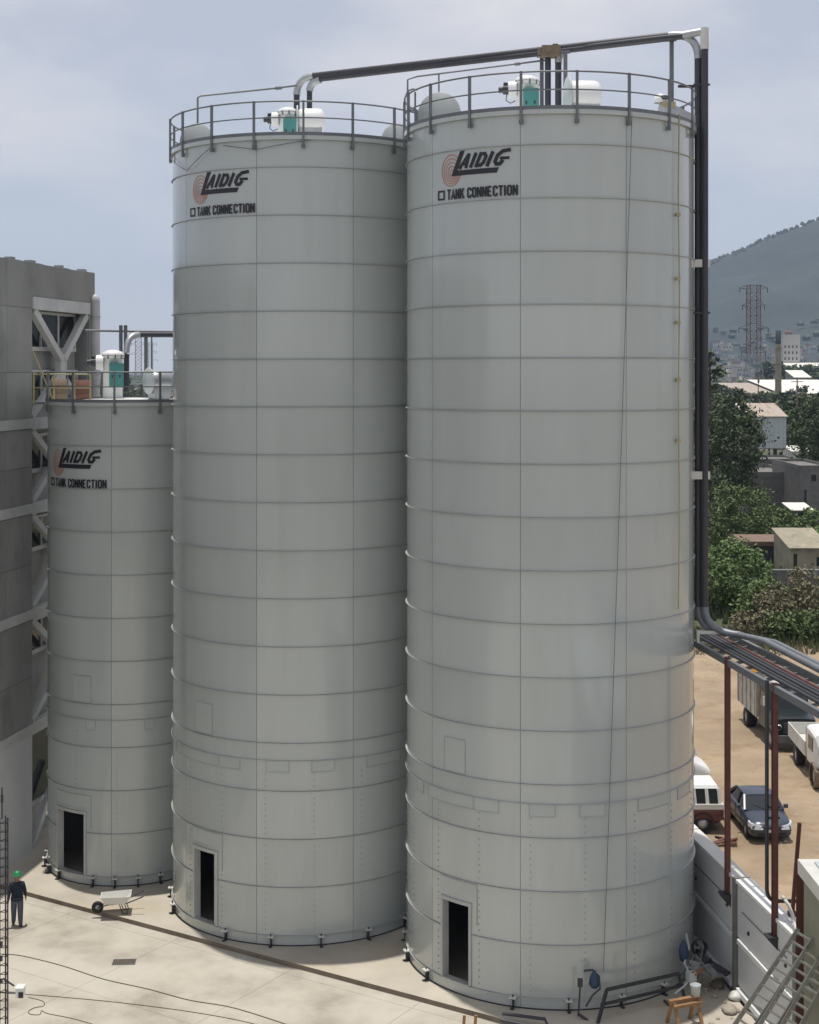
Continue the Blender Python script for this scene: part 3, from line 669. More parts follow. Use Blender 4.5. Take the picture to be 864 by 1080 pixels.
# local frame: x = along facade (receding), -y = outwards
def fb(b, t0, t1, d0, d1, z0, z1): return b.box((t0, -d1, z0), (t1, -d0, z1))   # d = outward distance
b = MB(); fb(b, -30, -.02, -.6, -.02, 4.46, 22.38); b.build('wall', M['block'], bl)
pz = [4.46, 6.6, 8.78, 10.9, 12.8, 14.6, 16.05, 18.2, 20.65, 22.4]
for t0, t1 in ((-30, -16), (-16, -9), (-9, -5.5), (-5.5, -2.2), (-2.2, 0)):
    for j in range(len(pz) - 1):
        b = MB(); fb(b, t0 + .008, t1 - .008, -.5, .004 * ((j * 7 + int(t0)) % 3), pz[j] + .008, pz[j + 1] - .008); b.build('concrete_panel', M['concrete'], bl)
b = MB(); fb(b, -30, 0, -.6, .01, -.2, 4.45); b.build('lower_wall', M['wallwhite'], bl)
b = MB(); fb(b, 0, 5.75, -.6, -.004, 21.12, 22.38); b.build('wall', M['concrete'], bl)
b = MB(); fb(b, 5.75, 6.35, -.6, 0, -.2, 22.4); b.build('wall', M['concrete'], bl)
b = MB(); fb(b, 0, 5.75, -1.0, -.62, -.2, 21.1); fb(b, -30, 6.35, -14, -13, 0, 22.3); fb(b, -30, -29.4, -13, -.6, 0, 22.3); fb(b, 5.8, 6.34, -13, -.62, 0, 22.35); b.build('back_wall', M['concrete'], bl)
b = MB(); fb(b, -29.9, 6.3, -13, -.05, 21.9, 22.2); b.build('roof', M['concrete'], bl)
b = MB(); fb(b, -30, 5.75, -.02, .025, 20.62, 20.68); b.build('joint', M['kerb'], bl) if False else None
for i, (t, s) in enumerate(((-1.0, .35), (.8, .45), (3.6, .3), (6.0, .4))):
    b = MB(); fb(b, t - s, t + s, -.8, -.1, 22.2, 22.42); fb(b, t - s * .4, t + s * .5, -.6, -.3, 22.42, 22.54); b.build('column_stub', M['concrete'], bl)
for z in (16.24, 13.0, 8.97, 4.6):
    b = MB(); fb(b, -30, 0.0, 0.0, .05, z - .17, z + .2); b.build('floor_band', M['steelwhite'], bl)
    b = MB(); fb(b, .0, 5.75, -.25, .03, z - .22, z + .22); b.build('floor_beam', M['steelwhite'], bl)
    for sg in (1, -1):
        if z < 5 and sg < 0: continue
        b = MB().bar((.15, .12, z + sg * .25), (2.85, .12, z + sg * 1.9), .2, .26); b.build('brace', M['steelwhite'], bl)
        b = MB().bar((5.6, .12, z + sg * .25), (3.05, .12, z + sg * 1.9), .2, .26); b.build('brace', M['steelwhite'], bl)
b = MB().bar((.15, .12, 0), (2.9, .12, 2.6), .2, .26); b.build('brace', M['steelwhite'], bl)
b = MB(); fb(b, .02, 5.72, -.3, .06, 20.62, 21.1); b.build('header_beam', M['steelwhite'], bl)
for t0, t1 in ((.25, 2.95), (5.55, 3.15)):
    b = MB().bar((t0, .1, 20.6), (t1, .1, 18.72), .24, .30); b.build('brace', M['steelwhite'], bl)
b = MB(); fb(b, 2.75, 3.35, -.25, .0, 17.9, 18.95); b.build('gusset', M['steelwhite'], bl)
def bwin(t0, t1, z0, z1, n):
    b = MB(); e = .10
    fb(b, t0, t1, -.58, -.42, z1 - e, z1); fb(b, t0, t1, -.58, -.40, z0 - .06, z0 + e)
    for k in range(n + 1):
        t = t0 + (t1 - t0) * k / n; fb(b, t - e / 2, t + e / 2, -.57, -.43, z0 + e, z1 - e)
    wo = b.build('window', M['steelwhite'], bl)
    for k in range(n):
        ta = t0 + (t1 - t0) * k / n + e / 2; tb = t0 + (t1 - t0) * (k + 1) / n - e / 2
        b = MB(); fb(b, ta, tb, -.53, -.49, z0 + e, z1 - e); b.build('pane', M['glass'], wo)
bwin(.1, 5.3, 19.1, 20.6, 3)
for z0, z1 in ((17.0, 18.3), (14.35, 15.8), (11.3, 12.6), (7.3, 8.6)): bwin(.1, 5.5, z0, z1, 3)
bwin(.1, 5.5, 1.4, 4.2, 2)
# white duct with a domed end beside the building
q = P(100.5, 415, 62.4)
b = MB().lathe([(.2, 0), (.2, 6.2), (.18, 6.35), (.1, 6.45), (0, 6.5)], (q.x, q.y, 15.0), 20); b.m = 1
for z in (16.5, 18.5, 20.5): b.lathe([(.2, 0), (.225, 0), (.225, .06), (.2, .06)], (q.x, q.y, z), 20, False)
b.m = 0
for z in (17.5, 20.0): b.box((q.x - .9, q.y - .04, z), (q.x - .3, q.y + .04, z + .1))
b.cyl((q.x, q.y, -.2), (q.x, q.y, 15.0), .2, n=20)
tag(b.build('ventilation_duct', [M['steelwhite'], M['galv']]), 'tall white round duct with a domed end beside the concrete building', 'duct')
# cluttered landing between building and short silo
ld = empty('access_landing', tuple(P(75, 418, 55.3)), 0, 'small landing with yellow railings between the concrete building and the short silo', 'landing')
ld.location.z = RING[11]
b = MB().box((-1.3, -.6, -.12), (.9, .9, -.02)); b.build('deck', M['rail'], ld)
for xx in (-1.25, -.5, .25, .85):
    MB().bar((xx, -.58, -.1), (xx, -.58, 1.0), .06).build('post', M['yellow'], ld)
MB().tube([(-1.28, -.58, 1.0), (.88, -.58, 1.0)], .03, 6).tube([(-1.28, -.58, .5), (.88, -.58, .5)], .025, 6).build('rail', M['yellow'], ld)
MB().bar((-1.3, -.6, 1.9), (-.55, -.6, .1), .05).build('stay', M['yellow'], ld)
def drum(px, py, Y, r, h, mk, lab):
    q = P(px, py, Y); b = MB().lathe([(0, 0), (r, 0), (r, h * .3), (r * 1.05, h * .33), (r, h * .36), (r, h * .64), (r * 1.05, h * .67), (r, h * .7), (r, h), (r * .9, h), (r * .9, h * .96), (0, h * .96)], (q.x, q.y, RING[11] - .02), 16)
    tag(b.build('steel_drum', M[mk]), lab, 'drum')
drum(88, 418, 55.6, .3, .8, 'tankred', 'rusty red drum on the landing beside the short silo')
drum(62, 418, 55.8, .3, .85, 'tan', 'brown drum on the landing next to the concrete building')

# ------------------------------------------------------------------ boundary wall, pipe rack
wr = empty('boundary_wall', (wallX(56), 56, 0), atan2(-18, 18 * .133), 'white panelled boundary wall between the silos and the dirt lot', 'wall')
wl = sqrt(20.5 ** 2 + (20.5 * .133) ** 2)      # local +x runs towards the camera
MB().box((0, -.12, -.3), (wl, .12, 3.27)).build('wall_core', M['wallwhite'], wr)
nbay = 6
joints = [3.4, 8.0, 12.65, 17.2, 20.5]
for i, x in enumerate(joints):
    MB().box((x - .09, -.29, -.2), (x + .09, -.122, 3.40)).build('pier', M['block'], wr)
for i in range(len(joints) - 1):
    x0, x1 = joints[i] + .14, joints[i + 1] - .14
    MB().box((x0, -.21, 1.72), (x1, -.124, 3.22)).build('wall_panel', M['wallwhite'], wr)
    MB().box((x0, -.19, .30), (x1, -.123, 1.52)).build('wall_panel', M['wallwhite'], wr)
    MB().box((x0 + .1, -.27, 1.55), (x1 - .1, -.125, 1.68)).build('ledge', M['white'], wr)
    MB().box((x0 + .1, -.30, .10), (x1 - .1, -.125, .26)).build('ledge', M['white'], wr)
    MB().box((x0 - .1, -.25, 3.272), (x1 + .1, .24, 3.37)).build('coping', M['offwhite' if i % 2 else 'white'], wr)
    MB().box((x0 + .4, -.23, 2.55), (x1 - .5, -.2105, 2.575)).build('seam', M['rail'], wr)
    MB().box((x0 + .9, -.26, 2.1), (x0 + .98, -.21, 2.2)).box((x1 - .6, -.26, 2.3), (x1 - .52, -.21, 2.38)).build('lug', M['dark'], wr)
rack = empty('pipe_rack', (wallX(47.4) - .24, 47.4, 9.6), atan2(-1, .133), 'steel ladder rack carrying pipes along the boundary wall', 'pipe rack')
ln = 18.3
MB().box((0, -.06, -.1), (ln, .06, .1)).build('side_rail', M['rail'], rack)
MB().box((.3, 1.14, .1), (ln, 1.26, .3)).build('side_rail', M['rail'], rack)
MB().box((0, .36, .02), (ln, .42, .10)).build('side_rail', M['rail'], rack)
for i in range(22):
    x = .4 + i * .8
    MB().hexa([(x - .04, .06, -.06), (x + .04, .06, -.06), (x + .04, 1.16, .12), (x - .04, 1.16, .12), (x - .04, .06, .02), (x + .04, .06, .02), (x + .04, 1.16, .2), (x - .04, 1.16, .2)]).build('rung', M['galv' if i % 3 == 0 else 'rail'], rack)
for k, (yy, zz, mk) in enumerate(((.62, .22, 'pipe'), (.74, .24, 'redsteel'), (.22, .16, 'pipe'), (.50, .20, 'pipe'), (.34, .18, 'dark'))):
    q0 = rack.matrix_basis @ Vector((.3, yy, zz)); q1 = rack.matrix_basis @ Vector((ln - .2, yy, zz))
    tag(MB().tube([q0, q1], .055, 8).build('service_pipe', M[mk]), ['thin dark service pipe lying on the pipe rack', 'thin rust red service pipe lying on the pipe rack', 'thin dark service pipe on the near side of the pipe rack', 'dark service pipe second from the right on the pipe rack', 'blackest service pipe in the middle of the pipe rack'][k], 'pipe')
# end bracket by the silo
q = P(750, 667, 45.8); tag(MB().box((q.x - .45, q.y - .1, q.z - .04), (q.x + .5, q.y + .1, q.z + .06)).box((q.x - .45, q.y - .1, q.z - .3), (q.x - .37, q.y + .1, q.z - .04)).build('rack_bracket', M['offwhite']), 'pale bracket joining the pipe rack to the nearest silo', 'bracket')
def rack_post(Y, zb, zt, lab, dx=0):
    x = wallX(Y) - .26 + dx
    r = empty('rack_post', (x, Y, zb), 0, lab, 'post', 'red steel posts under the pipe rack')
    MB().box((-.075, -.09, 0.02), (.075, -.075, zt - zb)).box((-.075, .075, .02), (.075, .09, zt - zb)).box((-.012, -.075, .02), (.012, .075, zt - zb)).build('column', M['redsteel'], r)
    MB().box((-.24, -.2, -.02), (.3, .2, .02)).build('base_plate', M['dark'], r)
    b = MB(); b.hexa([(.1, -.15, -.40), (.3, -.15, -.40), (.3, .15, -.40), (.1, .15, -.40), (-.25, -.17, -.02), (.3, -.17, -.02), (.3, .17, -.02), (-.25, .17, -.02)]); b.build('corbel', M['dark'], r)
    for dy in (-.15, .15): MB().cyl((.19, dy, .02), (.19, dy, .12), .035, n=6).build('bolt', M['offwhite'], r)
rack_post(44.0, 2.72, 9.75, 'dark red steel post on a wall corbel, nearest the silo')
rack_post(40.35, 2.85, 9.75, 'dark red steel post on a wall corbel, next to the ladders', .02)
b = MB(); q = Vector((wallX(40.5) - .40, 40.5, 0))
b.tube([(q.x, q.y, 9.8), (q.x, q.y, 4.15)] + arcpts((q.x, q.y, 4.1), (q.x, q.y, 3.75), (q.x + .3, q.y, 3.75), 6) + [(q.x + .8, q.y, 3.75)], .055, 8)
b.box((q.x - .03, q.y - .03, 6.3), (q.x + .35, q.y + .03, 6.36)).box((q.x - .03, q.y - .03, 6.0), (q.x + .35, q.y + .03, 6.06))
tag(b.build('down_pipe', M['dark']), 'thin black pipe hanging beside the second red post and bent into the wall', 'pipe')
q0 = P(843.5, 868, 40); q1 = P(836, 962, 40)
tag(MB().bar(q0, q1, .09).box((q1.x - .12, q1.y - .1, q1.z - .1), (q1.x + .12, q1.y + .1, q1.z)).build('leaning_stake', M['redsteel']), 'slim leaning red steel stake behind the olive building', 'stake')
# conduit curling over wall
tag(MB().tube([P(826, 946, 40.6), P(832, 955, 40), P(837, 968, 39.5), P(840, 980, 39), P(846, 992, 38.6)], .05, 7).build('wall_conduit', M['offwhite']), 'pale bent conduit dropping off the end of the boundary wall', 'conduit')

# ------------------------------------------------------------------ olive building, column, ladders
hb_ = empty('olive_building', (9.6, 33, 0), 0, 'olive rendered building corner with white cap at the bottom right', 'building')
MB().box((0, -14, -.2), (8, 3.0, 6.0)).build('wall', M['olive'], hb_)
MB().box((-.12, -14.1, 6.0), (8.1, 3.12, 6.35)).build('cap', M['offwhite'], hb_)
MB().box((.2, -13.8, 6.352), (7.8, 2.8, 6.40)).build('roof', M['sheet'], hb_)
MB().box((-.02, -14, 3.55), (-.0, 2.9, 3.58)).build('joint', M['rail'], hb_)
b = MB().box((-.13, -.09, 0), (.13, -.07, 6.1)).box((-.13, .07, 0), (.13, .09, 6.1)).box((-.015, -.07, 0), (.015, .07, 6.1)).box((-.2, -.2, -.02), (.2, .2, .02))
tag(b.build('steel_column', M['redsteel'], None, (9.72, 36.6, 0)), 'dark red steel column at the corner of the olive building', 'column')
def ladder(base, top, wdir, width, n, lab):
    r = empty('ladder', base, 0, lab, 'ladder', 'aluminium ladders leaning on the olive building')
    d = Vector(top) - Vector(base); wv = Vector(wdir).normalized() * width / 2
    for s in (-1, 1): MB().bar(wv * s, d + wv * s, .05, .10).build('stile', M['alu'], r)
    for i in range(n):
        c = d * ((i + .7) / n); MB().bar(c - wv, c + wv, .05, .045).build('rung', M['alu'], r)
def lad_at(px0, py0, px1, py1, Y, wd, n, lab):
    a = P(px0, py0, Y); c = P(px1, py1, Y); k = (a.z + .12) / (c.z - a.z); g = a - (c - a) * k
    ladder(tuple(g), tuple(c), (0.75, -.55, -.35), wd, n, lab)
lad_at(787, 1080, 850, 985, 35.2, .40, 24, 'ladder leaning left most of the three against the olive building')
lad_at(812, 1080, 858, 1006, 34.8, .36, 24, 'middle one of the three ladders leaning on the olive building')
lad_at(836, 1080, 872, 1016, 34.5, .36, 24, 'rightmost ladder leaning on the olive building')

# ------------------------------------------------------------------ yard objects
def wheelbarrow(x, y, yaw):
    r = empty('wheelbarrow', (x, y, 0), yaw, 'white wheelbarrow with black wheel standing in front of the short silo', 'wheelbarrow')
    b = MB()
    o = [(-.42, -.20, .34), (.24, -.26, .34), (.24, .26, .34), (-.42, .20, .34)]; t = [(-.58, -.29, .60), (.44, -.37, .62), (.44, .37, .62), (-.58, .29, .60)]
    i_ = [(x_ * .96, y_ * .93, z) for x_, y_, z in t]; f_ = [(x_ * .95, y_ * .92, .36) for x_, y_, z in o]
    b.add(o + t + i_ + f_, [(3, 2, 1, 0)] + [(k, (k + 1) % 4, 4 + (k + 1) % 4, 4 + k) for k in range(4)] + [(4 + k, 4 + (k + 1) % 4, 8 + (k + 1) % 4, 8 + k) for k in range(4)] + [(8 + k, 8 + (k + 1) % 4, 12 + (k + 1) % 4, 12 + k) for k in range(4)] + [(12, 13, 14, 15)])
    b.build('tray', M['offwhite'], r)
    for s in (-1, 1):
        MB().tube([(-.68, .05 * s, .2), (-.3, .16 * s, .32), (.3, .22 * s, .36), (.85, .28 * s, .58)], .02, 8).build('handle', M['dark'], r)
        MB().tube([(.22, .2 * s, .34), (.34, .22 * s, .02), (.16, .22 * s, .02), (.05, .2 * s, .33)], .018, 6).build('leg', M['dark'], r)
    w_ = MB().lathe([(.09, -.045), (.17, -.05), (.20, -.025), (.20, .025), (.17, .05), (.09, .045)], (-.68, 0, .2), 18, True, (0, 1, 0)).build('wheel', M['black'], r)
    MB().lathe([(0, -.03), (.1, -.03), (.1, .03), (0, .03)], (-.68, 0, .2), 12, True, (0, 1, 0)).build('hub', M['galv'], w_)
q = P(124, 962, 49.8); wheelbarrow(q.x, 49.9, D2(8))
# person: continuous skinned body
def person():
    X, Y = P(18, 978, 49.0).x, 49.0
    r = empty('person', (X, Y, -.15), D2(15), 'person in green hard hat, navy jacket and blue grey trousers walking away', 'person')
    V = {}; E = []
    def v(n, p, rd): V[n] = (Vector(p), rd)
    v('pel', (0, 0, .95), (.185, .145)); v('wai', (0, 0, 1.10), (.185, .145)); v('che', (0, .01, 1.30), (.205, .155)); v('sho', (0, .0, 1.44), (.15, .12)); v('nek', (0, .015, 1.51), (.062, .062)); v('hd0', (0, .03, 1.58), (.075, .085)); v('hd1', (0, .035, 1.67), (.082, .098)); v('hd2', (0, .03, 1.735), (.06, .07)); v('nos', (0, .125, 1.645), (.016, .016))
    E += [('pel', 'wai'), ('wai', 'che'), ('che', 'sho'), ('sho', 'nek'), ('nek', 'hd0'), ('hd0', 'hd1'), ('hd1', 'hd2'), ('hd1', 'nos')]
    for s, n, st in ((-1, 'l', .16), (1, 'r', -.14)):
        v('hip' + n, (.10 * s, 0, .90), (.12, .13)); v('kne' + n, (.105 * s, st * .55 + .04, .50), (.092, .10)); v('ank' + n, (.11 * s, st, .10), (.068, .075)); v('toe' + n, (.13 * s, st + .16, .04), (.045, .035)); v('hee' + n, (.11 * s, st - .03, .045), (.042, .04))
        E += [('pel', 'hip' + n), ('hip' + n, 'kne' + n), ('kne' + n, 'ank' + n), ('ank' + n, 'toe' + n), ('ank' + n, 'hee' + n)]
        v('sh' + n, (.185 * s, 0, 1.42), (.085, .085)); v('elb' + n, (.25 * s, -st * .35 - .02, 1.16), (.068, .068)); v('wri' + n, (.275 * s, -st * .7 + .07, .93), (.033, .035)); v('pal' + n, (.28 * s, -st * .7 + .09, .86), (.022, .042))
        E += [('sho', 'sh' + n), ('sh' + n, 'elb' + n), ('elb' + n, 'wri' + n), ('wri' + n, 'pal' + n)]
        for k, (dy, ln_) in enumerate(((-.032, .065), (-.011, .078), (.011, .085), (.032, .078))):
            v('f%d%s' % (k, n), (.28 * s, -st * .7 + .09 + dy, .81), (.010, .010)); v('g%d%s' % (k, n), (.268 * s, -st * .7 + .10 + dy, .81 - ln_ * .55), (.008, .008))
            E += [('pal' + n, 'f%d%s' % (k, n)), ('f%d%s' % (k, n), 'g%d%s' % (k, n))]
        v('t0' + n, (.27 * s, -st * .7 + .145, .855), (.011, .011)); v('t1' + n, (.26 * s, -st * .7 + .165, .82), (.009, .009)); E += [('pal' + n, 't0' + n), ('t0' + n, 't1' + n)]
        v('ear' + n, (.088 * s, .02, 1.64), (.012, .02)); E += [('hd1', 'ear' + n)]
    names = list(V); me = bpy.data.meshes.new('person_skel'); me.from_pydata([V[n][0] for n in names], [(names.index(a), names.index(c)) for a, c in E], [])
    o = bpy.data.objects.new('person_skel', me); COL.objects.link(o)
    sk = o.modifiers.new('s', 'SKIN'); sb = o.modifiers.new('d', 'SUBSURF'); sb.levels = 2; sb.render_levels = 2
    for i, n in enumerate(names): me.skin_vertices[0].data[i].radius = V[n][1]
    me.skin_vertices[0].data[0].use_root = True
    dg = bpy.context.evaluated_depsgraph_get(); m2 = bpy.data.meshes.new_from_object(o.evaluated_get(dg)); bpy.data.objects.remove(o)
    m2.materials.clear()
    for k in ('skin', 'jacket', 'trouser', 'boot'): m2.materials.append(M[k])
    for f in m2.polygons:
        c = f.center; f.use_smooth = True
        arm = abs(c.x) > .225
        f.material_index = 0 if c.z > 1.5 else 3 if c.z < .13 else (0 if c.z < .93 else 1) if arm and c.z > .7 else 1 if c.z > .93 else 2
    bo = bpy.data.objects.new('body', m2); link(bo, r)
    MB().lathe([(.15, 1.685), (.158, 1.69), (.128, 1.70), (.122, 1.76), (.09, 1.82), (.0, 1.845)], (0, .03, 0), 20).lathe([(0, 1.84), (.03, 1.84), (.03, 1.852), (0, 1.855)], (0, .03, 0), 10).build('hard_hat', M['hardhat'], r)
    MB().box((-.10, .13, 1.687), (.10, .21, 1.697)).build('hat_peak', M['hardhat'], r)
    MB().lathe([(.20, -.03), (.207, 0), (.20, .05), (.18, .07)], (0, .0, .93), 20).build('jacket_hem', M['jacket'], r)
    for s in (-1, 1): MB().lathe([(.011, 0), (.008, .006), (0, .008)], (.032 * s, .122, 1.672), 8, True, (0, 1, 0)).build('eye', M['dark'], r)
    MB().box((-.025, .115, 1.604), (.025, .122, 1.611)).build('mouth', M['tankred'], r)
person()
# drain grate
q = P(131, 1015, 1560 * 18.45 / 625)
gr = empty('drain_grate', (q.x, q.y, -.15), D2(4), 'small dark drain grate set in the yard concrete', 'drain')
MB().box((-.34, -.2, -.0), (.34, .2, .006)).build('pit_shade_sheet', M['black'], gr)  # flat black sheet, painted shade in place of a real hollow
b = MB().box((-.36, -.22, .0), (.36, -.18, .02)).box((-.36, .18, 0), (.36, .22, .02)).box((-.36, -.18, 0), (-.32, .18, .02)).box((.32, -.18, 0), (.36, .18, .02)); b.build('grate_frame', M['rail'], gr)
for i in range(11): MB().box((-.29 + i * .055, -.18, .004), (-.265 + i * .055, .18, .016)).build('grate_bar', M['kerb'], gr)
def ground_cable(pp, r, lab):
    pts = []
    for px, py in pp:
        Y = F * 18.44 / (py - HOR); pts.append(Vector(((px - 432) / F * Y, Y, -.15 + r * .6)))
    sm = []
    for i in range(len(pts) - 1):
        for t in range(5):
            t_ = t / 5; p0 = pts[max(i - 1, 0)]; p1 = pts[i]; p2 = pts[i + 1]; p3 = pts[min(i + 2, len(pts) - 1)]
            sm.append(0.5 * ((2 * p1) + (p2 - p0) * t_ + (2 * p0 - 5 * p1 + 4 * p2 - p3) * t_ ** 2 + (3 * p1 - p0 - 3 * p2 + p3) * t_ ** 3))
    sm.append(pts[-1]); tag(MB().tube(sm, r * .75, 6).build('ground_cable', M['bark']), lab, 'cable')
ground_cable([(-20, 1006), (14, 1007), (40, 1012), (70, 1020), (110, 1033), (155, 1043), (200, 1055), (250, 1064), (330, 1090)], .017, 'long dark cable crossing the yard past the drain grate')
ground_cable([(-20, 1046), (30, 1049), (80, 1053), (130, 1058), (200, 1067), (260, 1078), (300, 1090)], .014, 'thin dark cable on the yard nearest the bottom edge')
ground_cable([(30, 1052), (45, 1056), (46, 1061), (36, 1063), (30, 1067), (33, 1070), (42, 1070), (44, 1066), (50, 1069), (75, 1074), (100, 1081), (120, 1088)], .014, 'loose coil of dark cable on the yard beside the mast')
# lattice mast with camera
mq = P(4.5, 1000, 40)
ms = empty('lattice_mast', (mq.x, 40, -.15), 0, 'thin dark lattice mast rising at the left edge of the yard', 'mast')
cs = [(-.11, -.06), (.11, -.06), (0, .13)]
for c in cs: MB().cyl((c[0], c[1], 0), (c[0], c[1], 6.35), .022, n=8).build('leg', M['dark'], ms)
b = MB()
for a in range(3): b.bar((*cs[a], 0), (*cs[(a + 1) % 3], 0), .016)
lm = b.mesh('rung', M['dark'])
for i in range(26):
    o = bpy.data.objects.new('rung', lm); link(o, ms); o.location = (0, 0, .2 + i * .24)
MB().cyl((-.06, 0, 6.3), (-.06, 0, 7.15), .02, n=8).box((-.09, -.03, 6.75), (-.03, .03, 6.95)).build('antenna', M['dark'], ms)
b = MB()
for z in (1.9, 2.5, 2.9): b.box((-.14, -.14, z), (-.02, -.08, z + .12))
b.build('cable_ties', M['dark'], ms)
q = P(22, 1046, 40)
cc = empty('security_camera', (q.x, 39.95, q.z), 0, 'white box camera on an arm fixed to the lattice mast', 'camera')
MB().box((-.10, -.12, -.10), (.10, .14, .15)).box((-.12, -.16, .15), (.12, .16, .17)).build('housing', M['white'], cc)
MB().box((-.02, -.135, -.10), (.11, -.12, .06)).cyl((.04, -.135, -.02), (.04, -.16, -.02), .04, n=10).build('lens', M['dark'], cc)
MB().tube([(-.1, 0, 0), (-.36, .02, 0)], .02, 8).build('arm', M['rail'], cc)
tag(MB().bar(P(3, 1032, 39.9), P(15, 1040, 39.9), .035).build('mast_bracket', M['dark']), 'short slanted dark bracket on the mast above the box camera', 'bracket')
# trestle with bucket
q = P(724, 1050, 41.3)
tr = empty('sawhorse', (q.x, q.y, 0), D2(22), 'rough wooden sawhorse standing at the foot of the nearest silo', 'sawhorse')
hgt = CAM_H - (1052 - HOR) / F * 41.3
MB().box((-.55, -.07, hgt - .1), (.45, .07, hgt)).build('beam', M['wood'], tr)
MB().box((-.5, -.2, hgt - .18), (.40, -.12, hgt - .10)).build('rail', M['wood'], tr)
for xx in (-.42, .32):
    for s in (-1, 1): MB().bar((xx, .33 * s, 0), (xx, .06 * s, hgt - .06), .09, .06).build('leg', M['wood'], tr)
qb = tr.matrix_basis @ Vector((.30, 0, hgt))
b = MB().lathe([(0, 0), (.12, 0), (.15, .30), (.155, .31), (.14, .30), (.11, .03), (0, .03)], tuple(qb), 18); tag(b.build('bucket', M['sheet']), 'pale blue white bucket on the end of the sawhorse', 'bucket')
# steel frame leaning by the nearest silo
def gp(px, py, Y): return P(px, py, Y)
fr = empty('fallen_railing', (6.0, 41.9, 0), 0, 'black steel bar railing lying against the base of the nearest silo', 'railing')
def fl_(p): return tuple(Vector(p) - Vector((6.0, 41.9, 0)))
for a, c, wd in (((640, 1044, 41.7), (716, 1027, 42.9), .08), ((634, 1060, 41.6), (718, 1040, 42.8), .07), ((640, 1044, 41.7), (630, 1082, 41.4), .08), ((636, 1082, 41.5), (712, 1066, 42.5), .07), ((716, 1027, 42.9), (722, 1052, 42.7), .07), ((700, 1055, 42.6), (718, 1070, 42.4), .06)):
    MB().bar(fl_(P(*a)), fl_(P(*c)), wd).build('bar', M['dark'], fr)
b = MB().bar(P(612.5, 1034, 41.8), P(610, 1072, 41.7), .05).box(tuple(P(612, 1037, 41.8) - Vector((.07, .05, .1))), tuple(P(612, 1037, 41.8) + Vector((.07, .05, .12)))).tube([P(611, 1070, 41.7), P(622, 1078, 41.6), P(634, 1082, 41.5)], .04, 6)
tag(b.build('upright_pipe', M['dark']), 'short dark upright pipe with a valve before the nearest silo', 'pipe')
def bag(p, s, mk, lab, cat='bag', nm='bag'):
    b = MB(); n = 14; prof = [(.02, -.5), (.28, -.46), (.42, -.25), (.40, .0), (.30, .25), (.16, .42), (.12, .5), (.02, .52)]
    b.lathe(prof, (0, 0, 0), n); vs = []
    for v_ in b.v:
        k = 1 + .45 * noise.noise(Vector(v_) * 3 + Vector(p)); vs.append((p[0] + v_[0] * k * s[0], p[1] + v_[1] * k * s[1], p[2] + v_[2] * s[2]))
    b.v = vs; tag(b.build(nm, M[mk]), lab, cat)
bag(P(627, 1033, 41.9), (.36, .3, .5), 'blue', 'dark blue tool bag hung against the nearest silo at its front')
bag(P(721, 1003, 43.6), (.34, .32, .6), 'blue', 'blue bundle hanging at the right foot of the nearest silo', 'bundle', 'bundle')
tag(MB().tube([P(616, 1024, 41.95), P(625, 1023, 41.95), P(632, 1030, 41.9), P(633, 1043, 41.8), P(625, 1050, 41.8), P(618, 1062, 41.7)], .03, 6).build('hose', M['dark']), 'dark hose looped round the blue tool bag', 'hose')
tag(MB().tube([P(724, 985, 44.2), P(727, 1000, 43.8), P(722, 1016, 43.4), P(729, 1030, 43.0), P(722, 1040, 42.8), P(712, 1048, 42.6)], .035, 6).build('hose', M['sheet']), 'pale hose hanging past the blue bundle', 'hose')
b = MB(); random.seed(3)
for i in range(26):
    px = random.uniform(728, 800); Y = random.uniform(41, 45.5); x = (px - 432) / F * Y
    if x > wallX(Y) - .45: x = wallX(Y) - .5 - random.random() * .6
    s = random.uniform(.04, .11); b.lathe([(0, 0), (s * .9, s * .1), (s, s * .4), (s * .6, s * .8), (0, s * .9)], (x, Y, 0), 6, False)
tag(b.build('rubble', M['rubble']), kind='stuff')
rng = random.Random(5)
for i, (px, py, mk, lab) in enumerate(((776, 1050, 'offwhite', 'pale sandbag slumped at the foot of the boundary wall'), (770, 1064, 'rubble', 'grey white sandbag lying before the boundary wall'), (757, 1037, 'kerb', 'dusty brown sandbag near the blue bundle'))):
    Y = F * 18.2 / (py - HOR); bag((P(px, py, Y).x, Y, .10), (.5, .62, .24), mk, lab, 'sandbag', 'sandbag')
for i, (a, c) in enumerate((((733, 1008, 44), (752, 1030, 43.2)), ((741, 1003, 44.5), (735, 1035, 43)), ((750, 1012, 44), (728, 1026, 43.3)))):
    a_ = P(*a); c_ = P(*c); c_.z = max(c_.z, .05)
    tag(MB().bar(a_, c_, .06, .09).bar(a_ * .5 + c_ * .5, a_ * .5 + c_ * .5 + Vector((.25, .1, -.05)), .04).build('scrap_bar', M[('alu', 'block', 'dark')[i]]), ('aluminium scrap bar leaning by the blue bundle', 'grey scrap bar leaning upright by the blue bundle', 'dark scrap bar crossing the pile by the blue bundle')[i], 'scrap bar')
def scrap(nm, px, py, Y, sz, rz, tilt, mk, lab, cat):
    p_ = P(px, py, Y); b = MB().box((-sz[0], -sz[1], 0), (sz[0], sz[1], sz[2])).box((-sz[0] * .9, -sz[1] * .8, sz[2]), (-sz[0] * .7, sz[1] * .8, sz[2] + .03)).box((sz[0] * .6, -sz[1] * .8, sz[2]), (sz[0] * .8, sz[1] * .8, sz[2] + .03))
    o = b.build(nm, M[mk]); o.location = (p_.x, Y, max(.03, p_.z)); o.rotation_euler = (tilt, tilt * .6, rz); tag(o, lab, cat)
scrap('sheet_offcut', 744, 1022, 43.6, (.5, .22, .02), .4, .5, 'galv', 'bent grey sheet metal offcut in the heap at the wall foot', 'scrap')
